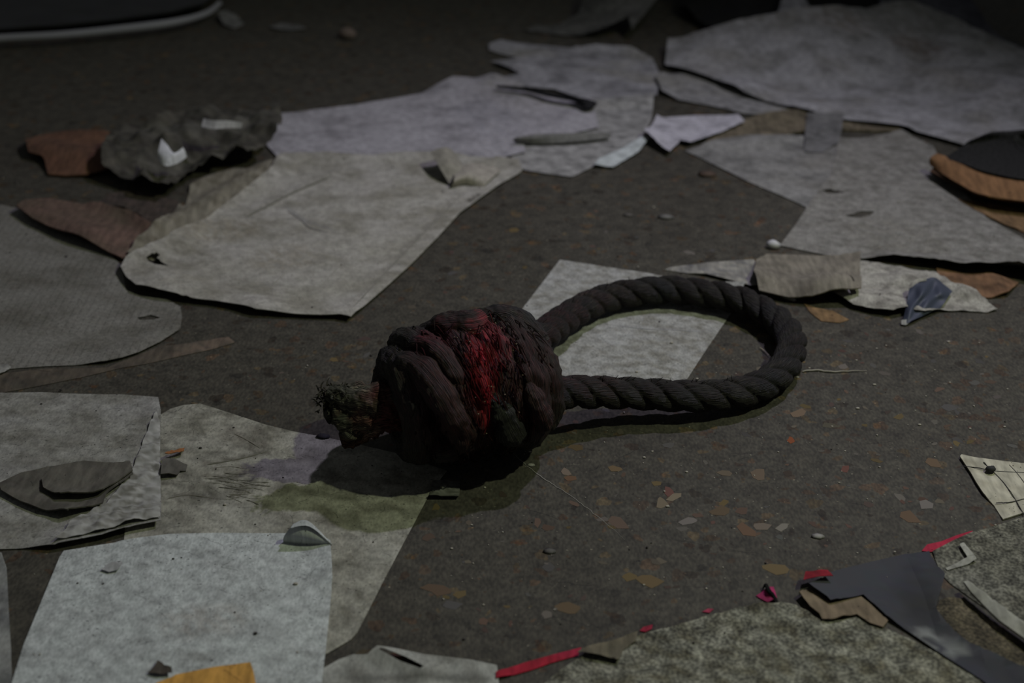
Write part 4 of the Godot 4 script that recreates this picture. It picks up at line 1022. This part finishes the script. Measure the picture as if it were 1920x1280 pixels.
	o = sheet("ruled_card", [380.0,204.2,382.2,201.0,399.5,204.2,415.5,208.1,434.6,212.1,469.7,221.4,452.4,272.0,413.1,280.6,390.9,290.4,390.4,280.6,389.5,272.0,384.6,256.1,383.2,242.7,382.5,227.6], {"col": Color(0.52, 0.5, 0.42), "dark": Color(0.3, 0.28, 0.22), "mat": "card", "stain": [30.0, 0.25], "thick": 0.0012, "lift": [[380.0,204.2,384.6,256.1] + [15.0, 2.0], [392.1,269.2,419.0,261.9] + [5.0, 1.0]]})
	tag(o, "torn cream card with thin dark ruled lines, standing alone at the edge", "card")
	for e in [[Vector3(0.3983, 0.0032, 0.2112), Vector3(0.4070, 0.0026, 0.2426), Vector3(0.4094, 0.0026, 0.2869)], [Vector3(0.4191, 0.0026, 0.2142), Vector3(0.4220, 0.0026, 0.2266), Vector3(0.4243, 0.0026, 0.2448)], [Vector3(0.3786, 0.0036, 0.2188), Vector3(0.4060, 0.0026, 0.2235), Vector3(0.4647, 0.0026, 0.2282)], [Vector3(0.3912, 0.0030, 0.2703), Vector3(0.4059, 0.0030, 0.2674), Vector3(0.4257, 0.0026, 0.2596)]]:
		var ls := begin()
		var lp := spline(e, 8)
		for i in lp.size():
			lp[i].y = grid_at(lp[i].x, lp[i].z) - 0.0001
		tube(ls, lp, rad(lp.size(), [0.0004, 0.0004, 0.0004]), {"around": 6, "tint": Color(0.03, 0.03, 0.03)})
		obj("ruled_line", ls.commit(), mats["grit"], o)
	o = pebble("burnt_crumb", Vector3(0.3997, 0.0000, 0.2252), 0.0045, 0.0028, Color(0.035, 0.035, 0.035), 8)
	tag(o, "dark crumb lying on the torn cream card", "crumb")
	o = sheet("film_scrap", [-65.8,238.2,-55.3,236.7,-43.3,238.9,-42.9,250.2,-43.0,262.6,-55.5,262.6,-67.3,262.6,-66.6,248.7], {"col": Color(0.16, 0.16, 0.14), "dark": Color(0.06, 0.06, 0.05), "mat": "film", "stain": [90.0, 0.5], "res": 0.0025, "lift": [[-67.3,262.6,-43.0,262.6] + [6.0, 3.0]]})
	tag(o, "small scratched film scrap on the floor before the knot", "scrap")


func crease(parent: Node, points: Array, radius: float, tint: Color) -> void:
	# a fold or scuff line that follows the sheet it lies on
	var st := begin()
	var path := spline(points, 10)
	for i in path.size():
		var x := path[i].x
		var z := path[i].z
		path[i].y = grid[int((z - GZ) / CELL) * GW + int((x - GX) / CELL)] - radius * 0.2
	for pass_ in 3:
		for i in range(1, path.size() - 1):
			path[i].y = maxf(path[i].y, (path[i - 1].y + path[i + 1].y) * 0.5)
	tube(st, path, rad(path.size(), [radius * 0.3, radius, radius * 0.8, radius, radius * 0.3]), {"around": 6, "tint": tint, "bump": [radius * 0.6, 300.0]})
	obj("crease", st.commit(), mats["grit"], parent)


func pebble(called: String, at: Vector3, r: float, h: float, c: Color, seed_: int) -> MeshInstance3D:
	var s := SphereMesh.new()
	s.radius = 1.0
	s.height = 2.0
	s.radial_segments = 14
	s.rings = 8
	var a := s.get_mesh_arrays()
	var v: PackedVector3Array = a[Mesh.ARRAY_VERTEX]
	var n: PackedVector3Array = a[Mesh.ARRAY_NORMAL]
	var col := PackedColorArray()
	for i in v.size():
		var k := 1.0 + 0.35 * noise_b.get_noise_3dv(v[i] * 1.3 + Vector3(seed_ * 9.1, 0, 0))
		v[i] = Vector3(v[i].x * r, v[i].y * h, v[i].z * r * 0.7) * k
		col.append(c * (0.85 + 0.3 * noise_a.get_noise_3dv(v[i] * 90.0)))
	a[Mesh.ARRAY_VERTEX] = v
	a[Mesh.ARRAY_COLOR] = col
	var m := ArrayMesh.new()
	m.add_surface_from_arrays(Mesh.PRIMITIVE_TRIANGLES, a)
	var o := obj(called, m, mats["grit"])
	o.position = at + Vector3(0, h * 0.8 + grid_at(at.x, at.z), 0)
	return o


# ---------------------------------------------------------------- the knotted rope

var axis_l := Vector3(-0.1015, 0.0620, 0.2155)
var axis_r := Vector3(0.0318, 0.0630, 0.1657)
var ax := Vector3.ZERO
var au := Vector3.ZERO
var av := Vector3.ZERO
var am := Vector3.ZERO


func knot_point(s: float, phi: float, rho: float) -> Vector3:
	# s in mm along the knot, phi in degrees from the top towards the viewer, rho in mm from the knot's axis
	var a := deg_to_rad(phi)
	return am + ax * s * 0.001 + (au * cos(a) + av * sin(a)) * rho * 0.001


func rope_color(p: Vector3) -> Color:
	# dark tarred fibre: brown, olive and bluish grey patches
	var a := 0.5 + 0.9 * noise_a.get_noise_3dv(p * 30.0)
	var b := 0.5 + 0.9 * noise_b.get_noise_3dv(p * 22.0 + Vector3(7, 3, 1))
	var c := Color(0.034, 0.022, 0.018).lerp(Color(0.064, 0.062, 0.046), clampf(a * 1.5 - 0.25, 0, 1))
	return c.lerp(Color(0.036, 0.037, 0.044), clampf(b * 1.8 - 0.9, 0, 1))


var paint := []


func knot_color(p: Vector3, _t := 0.0) -> Color:
	# the same fibre with red paint dried on it
	var c := rope_color(p) * (0.8 + 0.55 * noise_c.get_noise_3dv(p * 120.0))
	var d := p - am
	var s := d.dot(ax) * 1000.0
	var phi := rad_to_deg(atan2(d.dot(av), d.dot(au)))
	for q in paint:
		var u: float = (s - q[0] - (phi - q[1]) * q[5]) / q[2]
		var v: float = (phi - q[1]) / q[3]
		var w: float = 1.25 - sqrt(u * u + v * v) + 0.45 * noise_c.get_noise_3dv(p * 60.0) + 0.25 * noise_b.get_noise_3dv(p * 200.0)
		c = c.lerp(q[6], clampf(w * 1.6, 0.0, 1.0) * q[4])
	return c


func loop_color(p: Vector3, _t := 0.0) -> Color:
	var c := rope_color(p) * Color(0.5, 0.45, 0.43)
	var near := clampf(1.0 - (p.x - axis_r.x) / 0.09, 0.0, 1.0)
	return c.lerp(Color(0.05, 0.009, 0.008), near * clampf(0.45 + 1.2 * noise_a.get_noise_3dv(p * 38.0), 0.0, 0.9))


func stub_color(p: Vector3, t := 0.0) -> Color:
	var c := Color(0.25, 0.235, 0.175).lerp(Color(0.11, 0.118, 0.086), clampf(0.5 + noise_a.get_noise_3dv(p * 45.0), 0, 1))
	c = c * (0.8 + 0.5 * noise_c.get_noise_3dv(p * 150.0))
	c = c.lerp(Color(0.12, 0.045, 0.026), clampf((0.05 - p.y) / 0.012, 0.0, 0.75))
	var w := clampf(1.45 - t * 2.3 + 0.8 * noise_a.get_noise_3dv(p * 60.0), 0.0, 1.0)
	return c.lerp(Color(0.17, 0.03, 0.032), w * 0.85)


func barrel(s: float) -> float:
	return 61.0 * sqrt(maxf(0.05, 1.0 - pow(absf(s + 4.0) / 76.0, 3.0)))


func wrap_path(keys: Array) -> PackedVector3Array:
	# keys of [s, phi, rho]
	var raw := PackedVector3Array()
	for k in keys:
		raw.append(Vector3(k[0], k[1], k[2]))
	var out := PackedVector3Array()
	for p in spline(raw, 14):
		out.append(knot_point(p.x, p.y, p.z))
	return out


func coil(called: String, keys: Array, radii: Array, root: Node, o := {}) -> void:
	var path := wrap_path(keys)
	for k in radii.size():
		radii[k] = radii[k] * 0.001
	var st := begin()
	var d := {"around": 56, "yarns": 12, "pitch": 0.16, "bump": [0.0042, 34.0], "color": knot_color}
	d.merge(o, true)
	tube(st, path, rad(path.size(), radii), d)
	obj(called, st.commit(), mats["rope"], root)


func build_rope() -> void:
	ax = (axis_r - axis_l).normalized()
	au = (Vector3.UP - ax * ax.y).normalized()
	av = ax.cross(au)
	am = (axis_l + axis_r) * 0.5
	var red := Color(0.36, 0.006, 0.016)
	var pink := Color(0.3, 0.035, 0.045)
	var maroon := Color(0.075, 0.008, 0.01)
	# [s, phi, half length, half turn, strength, slant, colour]
	paint = [[0.0, 60.0, 70.0, 75.0, 0.55, 0.0, maroon], [14.0, 16.0, 13.0, 26.0, 0.85, -0.1, pink], [-4.0, 45.0, 13.0, 34.0, 0.95, -0.16, red], [-30.0, 5.0, 16.0, 16.0, 0.6, -0.2, Color(0.14, 0.016, 0.026)], [-4.0, 75.0, 6.0, 16.0, 0.9, -0.2, red]]
	var root := node("knotted_rope")
	tag(root, "thick dark rope tied into a heavy red-stained knot with an open loop", "rope")

	# the loop: a three-strand rope
	var keys := [Vector3(0.0000, 0.0520, 0.1092), Vector3(0.0219, 0.0420, 0.0737), Vector3(0.0457, 0.0290, 0.0186), Vector3(0.0702, 0.0210, -0.0258), Vector3(0.0963, 0.0183, -0.0507), Vector3(0.1217, 0.0178, -0.0618), Vector3(0.1604, 0.0178, -0.0687), Vector3(0.2031, 0.0178, -0.0573), Vector3(0.2282, 0.0176, -0.0453), Vector3(0.2475, 0.0166, -0.0251), Vector3(0.2598, 0.0160, -0.0036), Vector3(0.2650, 0.0165, 0.0233), Vector3(0.2620, 0.0165, 0.0495), Vector3(0.2512, 0.0165, 0.0786), Vector3(0.2333, 0.0170, 0.1047), Vector3(0.2093, 0.0180, 0.1236), Vector3(0.1842, 0.0195, 0.1331), Vector3(0.1597, 0.0220, 0.1398), Vector3(0.1124, 0.0260, 0.1417), Vector3(0.0743, 0.0330, 0.1503), Vector3(0.0459, 0.0410, 0.1630), Vector3(0.0180, 0.0500, 0.1817)]
	var fine := spline(keys, 24)
	var st := begin()
	tube(st, fine, rad(fine.size(), [0.0155, 0.0148, 0.0146, 0.0146, 0.0146, 0.0146, 0.0146, 0.015]), {"around": 48, "lobes": 3, "groove": 0.3, "pitch": 0.074, "yarns": 0, "bump": [0.0009, 120.0], "color": loop_color})
	obj("loop", st.commit(), mats["rope"], root)

	# the knot: a core and the turns laid round it
	var core := begin()
	var cp := wrap_path([[-62, 0, 0.5], [-40, 0, 0.5], [0, 0, 0.5], [34, 0, 0.5], [54, 0, 0.5]])
	tube(core, cp, rad(cp.size(), [0.03, 0.042, 0.046, 0.041, 0.03]), {"around": 48, "bump": [0.006, 30.0], "color": knot_color})
	obj("core", core.commit(), mats["rope"], root)
	coil("turn", [[-58, -190, 24], [-60, -100, 29], [-58, -40, 31], [-56, 20, 32], [-54, 80, 35], [-52, 140, 37], [-54, 200, 34], [-56, 260, 28]], [14, 16, 17, 17, 17, 17, 16, 14], root)
	coil("turn", [[-48, -170, 36], [-47, -90, 44], [-43, -30, 45], [-34, 20, 46], [-24, 70, 46], [-20, 120, 45], [-24, 180, 40], [-30, 240, 34]], [12, 15, 15.5, 15, 15, 15, 14, 12], root)
	coil("turn", [[-22, -170, 40], [-18, -90, 45], [-14, -30, 46], [-8, 20, 47], [-3, 70, 46], [-2, 120, 45], [-6, 180, 42], [-10, 240, 36]], [13, 15, 15, 14.5, 12.5, 14, 14, 12], root, {"yarns": 18, "bump": [0.003, 34.0]})
	coil("turn", [[10, -170, 40], [11, -90, 43], [13, -30, 44], [15, 20, 45], [18, 70, 46], [22, 120, 46], [20, 180, 42], [16, 240, 36]], [13, 15, 15, 15, 15, 15, 14, 12], root, {"yarns": 18})
	coil("turn", [[31, -170, 38], [33, -90, 40], [35, -30, 40], [36, 20, 42], [38, 70, 44], [39, 120, 45], [37, 180, 42], [33, 240, 34]], [13, 15, 16, 16.5, 17, 17, 15, 12], root)
	coil("turn", [[47, -170, 27], [49, -90, 30], [51, -30, 30], [52, 20, 32], [53, 70, 35], [53, 120, 37], [50, 180, 34], [47, 240, 28]], [12, 15, 16, 16, 16, 16, 14, 12], root)
	# strands lying over the turns
	coil("crossing_strand", [[-36, -48, 40], [-26, -30, 50], [-12, -12, 56], [2, -4, 57], [11, -12, 55], [16, -30, 45]], [7, 11, 13, 13.5, 12, 7], root, {"around": 40, "bump": [0.003, 40.0]})
	coil("crossing_strand", [[6, -50, 42], [18, -34, 51], [32, -24, 52], [45, -16, 47], [55, -6, 40], [61, 10, 32]], [8, 12, 13.5, 13, 12, 8], root, {"around": 40, "bump": [0.003, 40.0]})
	coil("bight", [[-58, 8, 40], [-50, 26, 48], [-42, 48, 52], [-34, 72, 53], [-26, 94, 52], [-26, 112, 50], [-38, 122, 48], [-52, 126, 42], [-62, 122, 34]], [9, 12, 14, 15, 14, 12, 12, 11, 8], root, {"around": 44, "bump": [0.003, 36.0]})
	coil("bight", [[-50, -12, 44], [-42, 4, 53], [-33, 24, 58], [-26, 44, 58], [-20, 62, 52]], [5, 8, 8.5, 7.5, 4], root, {"around": 32, "bump": [0.0025, 40.0]})
	coil("tucked_end", [[4, 66, 52], [8, 84, 57], [14, 100, 58], [20, 114, 54], [24, 126, 46]], [5, 11, 13, 10, 4], root, {"around": 36, "bump": [0.004, 44.0], "color": stub_like})
	coil("tucked_end", [[-8, 70, 50], [-10, 88, 54], [-10, 104, 54], [-12, 120, 50], [-16, 132, 44]], [4, 7, 7, 7, 4], root, {"around": 30, "bump": [0.003, 50.0]})
	coil("tucked_end", [[33, 60, 56], [37, 78, 59], [41, 96, 59], [43, 112, 54]], [4, 9, 9, 4], root, {"around": 30, "bump": [0.003, 50.0]})

	# the cut end: three strands that splay, with wiry fibres
	var s1 := begin()
	var p1 := spline([Vector3(-0.0854, 0.0640, 0.2138), Vector3(-0.0979, 0.0660, 0.2210), Vector3(-0.1124, 0.0700, 0.2273), Vector3(-0.1272, 0.0740, 0.2279), Vector3(-0.1387, 0.0770, 0.2279), Vector3(-0.1474, 0.0800, 0.2253)], 12)
	tube(s1, p1, rad(p1.size(), [0.014, 0.0155, 0.015, 0.0145, 0.0125, 0.0095]), {"around": 40, "yarns": 10, "pitch": 0.08, "bump": [0.0075, 44.0], "color": stub_color})
	obj("strand_end", s1.commit(), mats["frayed"], root)
	var s2 := begin()
	var p2 := spline([Vector3(-0.0873, 0.0580, 0.2206), Vector3(-0.1010, 0.0580, 0.2254), Vector3(-0.1166, 0.0560, 0.2271), Vector3(-0.1272, 0.0500, 0.2291), Vector3(-0.1333, 0.0450, 0.2318), Vector3(-0.1394, 0.0440, 0.2318)], 12)
	tube(s2, p2, rad(p2.size(), [0.012, 0.0145, 0.014, 0.013, 0.0125, 0.008]), {"around": 40, "yarns": 10, "pitch": 0.08, "bump": [0.007, 48.0], "color": stub_color})
	obj("strand_end", s2.commit(), mats["frayed"], root)
	var s3 := begin()
	var p3 := spline([Vector3(-0.0879, 0.0580, 0.2125), Vector3(-0.1036, 0.0620, 0.2220), Vector3(-0.1195, 0.0640, 0.2283), Vector3(-0.1341, 0.0640, 0.2299), Vector3(-0.1430, 0.0630, 0.2284), Vector3(-0.1505, 0.0620, 0.2316)], 12)
	tube(s3, p3, rad(p3.size(), [0.012, 0.014, 0.0145, 0.0145, 0.013, 0.0085]), {"around": 40, "yarns": 10, "pitch": 0.08, "bump": [0.0075, 50.0], "color": stub_color})
	obj("strand_end", s3.commit(), mats["frayed"], root)

	var s4 := begin()
	var p4 := spline([Vector3(-0.0959, 0.0540, 0.2128), Vector3(-0.1045, 0.0520, 0.2162), Vector3(-0.1114, 0.0490, 0.2196), Vector3(-0.1165, 0.0470, 0.2230), Vector3(-0.1207, 0.0470, 0.2245)], 12)
	tube(s4, p4, rad(p4.size(), [0.008, 0.0105, 0.0105, 0.009, 0.005]), {"around": 36, "yarns": 8, "pitch": 0.08, "bump": [0.005, 60.0], "color": stub_color})
	obj("strand_end", s4.commit(), mats["frayed"], root)

	# loose fibres, nobody could count them
	var hair := begin()
	var ho := {"around": 5, "tint": Color(0.13, 0.12, 0.085)}
	var r := RandomNumberGenerator.new()
	r.seed = 12
	for k in 110:            # wiry tuft on the cut end
		var a := Vector3(-0.1452, 0.0800, 0.2294) + Vector3(r.randf_range(-0.012, 0.016), r.randf_range(-0.012, 0.006), r.randf_range(-0.008, 0.01))
		var d := Vector3(r.randf_range(-0.6, 0.5), r.randf_range(0.3, 1.0), r.randf_range(-0.6, 0.6)).normalized() * r.randf_range(0.002, 0.006)
		var bend := Vector3(r.randf_range(-1, 1), r.randf_range(-1.2, 0.3), r.randf_range(-1, 1)) * 0.004
		ho["tint"] = Color(0.13, 0.12, 0.085) * r.randf_range(0.6, 1.8)
		var hp := spline([a, a + d * 0.5, a + d + bend * 0.4, a + d * 1.2 + bend], 4)
		tube(hair, hp, rad(hp.size(), [0.0008, 0.0007, 0.0005, 0.0003]), ho)
	for k in 420:           # strands drawn along the knot's turns
		var s := r.randf_range(-64, 56)
		var phi := r.randf_range(-20, 125)
		var l := r.randf_range(8, 26)
		var slant := r.randf_range(-6, 10)
		var rh := barrel(s) + r.randf_range(0.0, 3.5)
		ho["tint"] = knot_color(knot_point(s, phi, rh)) * r.randf_range(0.8, 1.8)
		var hp := wrap_path_plain([[s, phi, rh - 2.0], [s + slant * 0.3, phi + l * 0.4, rh + 1.0], [s + slant, phi + l, rh - 3.0]])
		tube(hair, hp, rad(hp.size(), [0.0003, 0.0006, 0.0002]), ho)
	for k in 60:            # short hairs standing off the loop near the knot
		var i := r.randi_range(20, 120) if r.randf() < 0.4 else r.randi_range(fine.size() - 150, fine.size() - 20)
		var a := fine[i] + Vector3(0, 0.013, 0)
		var d := Vector3(r.randf_range(-1, 1), r.randf_range(0.1, 0.7), r.randf_range(-0.5, 0.5)) * 0.007
		ho["tint"] = loop_color(a) * 1.6
		var hp := spline([a, a + d * 0.6, a + d], 3)
		tube(hair, hp, rad(hp.size(), [0.0003, 0.0003, 0.0002]), ho)
	var ho2 := obj("loose_fibres", hair.commit(), mats["frayed"], root)
	ho2.set_meta("kind", "stuff")
	# crumbs of grit stuck to the wet fibre
	var crumb := SphereMesh.new()
	crumb.radius = 0.0006
	crumb.height = 0.001
	crumb.radial_segments = 6
	crumb.rings = 3
	var mm := MultiMesh.new()
	mm.transform_format = MultiMesh.TRANSFORM_3D
	mm.mesh = crumb
	mm.instance_count = 130
	for k in 130:
		var s := r.randf_range(-20, 54)
		var phi := r.randf_range(-30, 120)
		var p := knot_point(s, phi, barrel(s) + r.randf_range(-2, 3))
		mm.set_instance_transform(k, Transform3D(Basis().scaled(Vector3.ONE * r.randf_range(0.5, 1.3)), p))
	var gm := StandardMaterial3D.new()
	gm.albedo_color = Color(0.42, 0.36, 0.28)
	gm.roughness = 0.5
	var go := MultiMeshInstance3D.new()
	go.name = "clinging_grit"
	go.multimesh = mm
	go.material_override = gm
	go.set_meta("kind", "stuff")
	root.add_child(go, true)


func stub_like(p: Vector3, _t := 0.0) -> Color:
	return Color(0.05, 0.052, 0.038).lerp(Color(0.022, 0.02, 0.016), clampf(0.45 + 1.2 * noise_a.get_noise_3dv(p * 70.0), 0, 1))


func wrap_path_plain(keys: Array) -> PackedVector3Array:
	var raw := PackedVector3Array()
	for k in keys:
		raw.append(knot_point(k[0], k[1], k[2]))
	return spline(raw, 4)


# ---------------------------------------------------------------- small litter

func level(x: float, z: float) -> bool:
	var i := int((x - GX) / CELL)
	var j := int((z - GZ) / CELL)
	var lo := 1.0
	var hi := 0.0
	for b in range(j - 2, j + 3):
		for a in range(i - 2, i + 3):
			lo = minf(lo, grid[b * GW + a])
			hi = maxf(hi, grid[b * GW + a])
	return hi - lo < 0.002


func build_litter() -> void:
	var st := begin()
	var tp := spline([Vector3(0.2718, 0.0010, 0.0625), Vector3(0.2847, 0.0010, 0.0606), Vector3(0.2991, 0.0010, 0.0634), Vector3(0.3142, 0.0020, 0.0622), Vector3(0.3319, 0.0010, 0.0615)], 6)
	for i in tp.size():
		tp[i].y = 0.0008 + 0.0006 * absf(sin(i * 0.7))
	tube(st, tp, rad(tp.size(), [0.0007, 0.0009, 0.0008, 0.0006, 0.0003]), {"around": 6, "tint": Color(0.3, 0.28, 0.23)})
	var o := obj("thread", st.commit(), mats["grit"])
	tag(o, "thin pale thread lying on the bare floor beside the rope loop", "thread")
	var st2 := begin()
	var tq := spline([Vector3(0.2380, 0.0010, 0.0189), Vector3(0.2412, 0.0010, 0.0250), Vector3(0.2447, 0.0010, 0.0350)], 6)
	tube(st2, tq, rad(tq.size(), [0.0004, 0.0006, 0.0003]), {"around": 6, "tint": Color(0.3, 0.26, 0.2)})
	o = obj("splinter", st2.commit(), mats["grit"])
	o.position.y = 0.0006
	tag(o, "short pale splinter on the floor inside the rope loop", "splinter")
	var crumbs := [[Vector3(0.1756, 0.0000, -0.2779), 0.009, Color(0.16, 0.155, 0.145), "pale smeared crumb alone on the bare floor behind the loop"], [Vector3(0.1333, 0.0000, -0.2837), 0.006, Color(0.11, 0.1, 0.09), "dull crumb beside the pale smeared crumb behind the loop"],
		[Vector3(-0.1640, 0.0000, 0.1726), 0.006, Color(0.03, 0.028, 0.032), "dark crumb on the floor under the rope's frayed end"], [Vector3(0.0157, 0.0000, 0.2136), 0.0035, Color(0.3, 0.29, 0.26), "pale crumb at the end of the floor scratch"], [Vector3(0.0289, 0.0000, 0.3297), 0.005, Color(0.1, 0.095, 0.085), "small dark crumb on the open floor before the knot"],
		[Vector3(0.2396, 0.0000, 0.3110), 0.005, Color(0.28, 0.27, 0.25), "white crumb on the open floor behind the red paper patch"]]
	for e in crumbs:
		o = pebble("crumb", e[0], e[1], e[1] * 0.16, e[2], 3)
		tag(o, e[3], "crumb")
	# grit that nobody could count
	var r := RandomNumberGenerator.new()
	r.seed = 40
	var crumb := SphereMesh.new()
	crumb.radius = 0.0007
	crumb.height = 0.001
	crumb.radial_segments = 6
	crumb.rings = 3
	for kind in 2:
		var mm := MultiMesh.new()
		mm.transform_format = MultiMesh.TRANSFORM_3D
		mm.mesh = crumb
		mm.instance_count = 420 if kind == 0 else 380
		for k in mm.instance_count:
			var x := r.randf_range(-0.62, 0.62)
			var z := r.randf_range(-0.5, 0.52)
			if kind == 0 and r.randf() < 0.6:
				x = r.randf_range(-0.05, 0.5)
				z = r.randf_range(0.0, 0.42)
			var s := 0.5 + 1.3 * pow(r.randf(), 4.0)
			while not level(x, z):     # not off a sheet's edge
				x = r.randf_range(-0.62, 0.62)
				z = r.randf_range(-0.5, 0.52)
			mm.set_instance_transform(k, Transform3D(Basis(Vector3.UP, r.randf() * TAU).scaled(Vector3(s * r.randf_range(0.7, 1.8), s, s)), Vector3(x, grid_at(x, z) + 0.0004 * s, z)))
		var gm := StandardMaterial3D.new()
		gm.albedo_color = Color(0.62, 0.6, 0.55) if kind == 0 else Color(0.16, 0.14, 0.12)
		gm.roughness = 0.7
		var go := MultiMeshInstance3D.new()
		go.name = "chalky_grit" if kind == 0 else "dark_grit"
		go.multimesh = mm
		go.material_override = gm
		go.set_meta("kind", "stuff")
		tag(go, "fine chalky white grit scattered over floor and papers" if kind == 0 else "fine dark grit scattered over floor and papers", "grit")
		add_child(go, true)


func _ready() -> void:
	setup_view()
	grid.resize(GW * GH)
	setup_materials()
	build_sheets()
	build_floor()
	build_rope()
	build_litter()
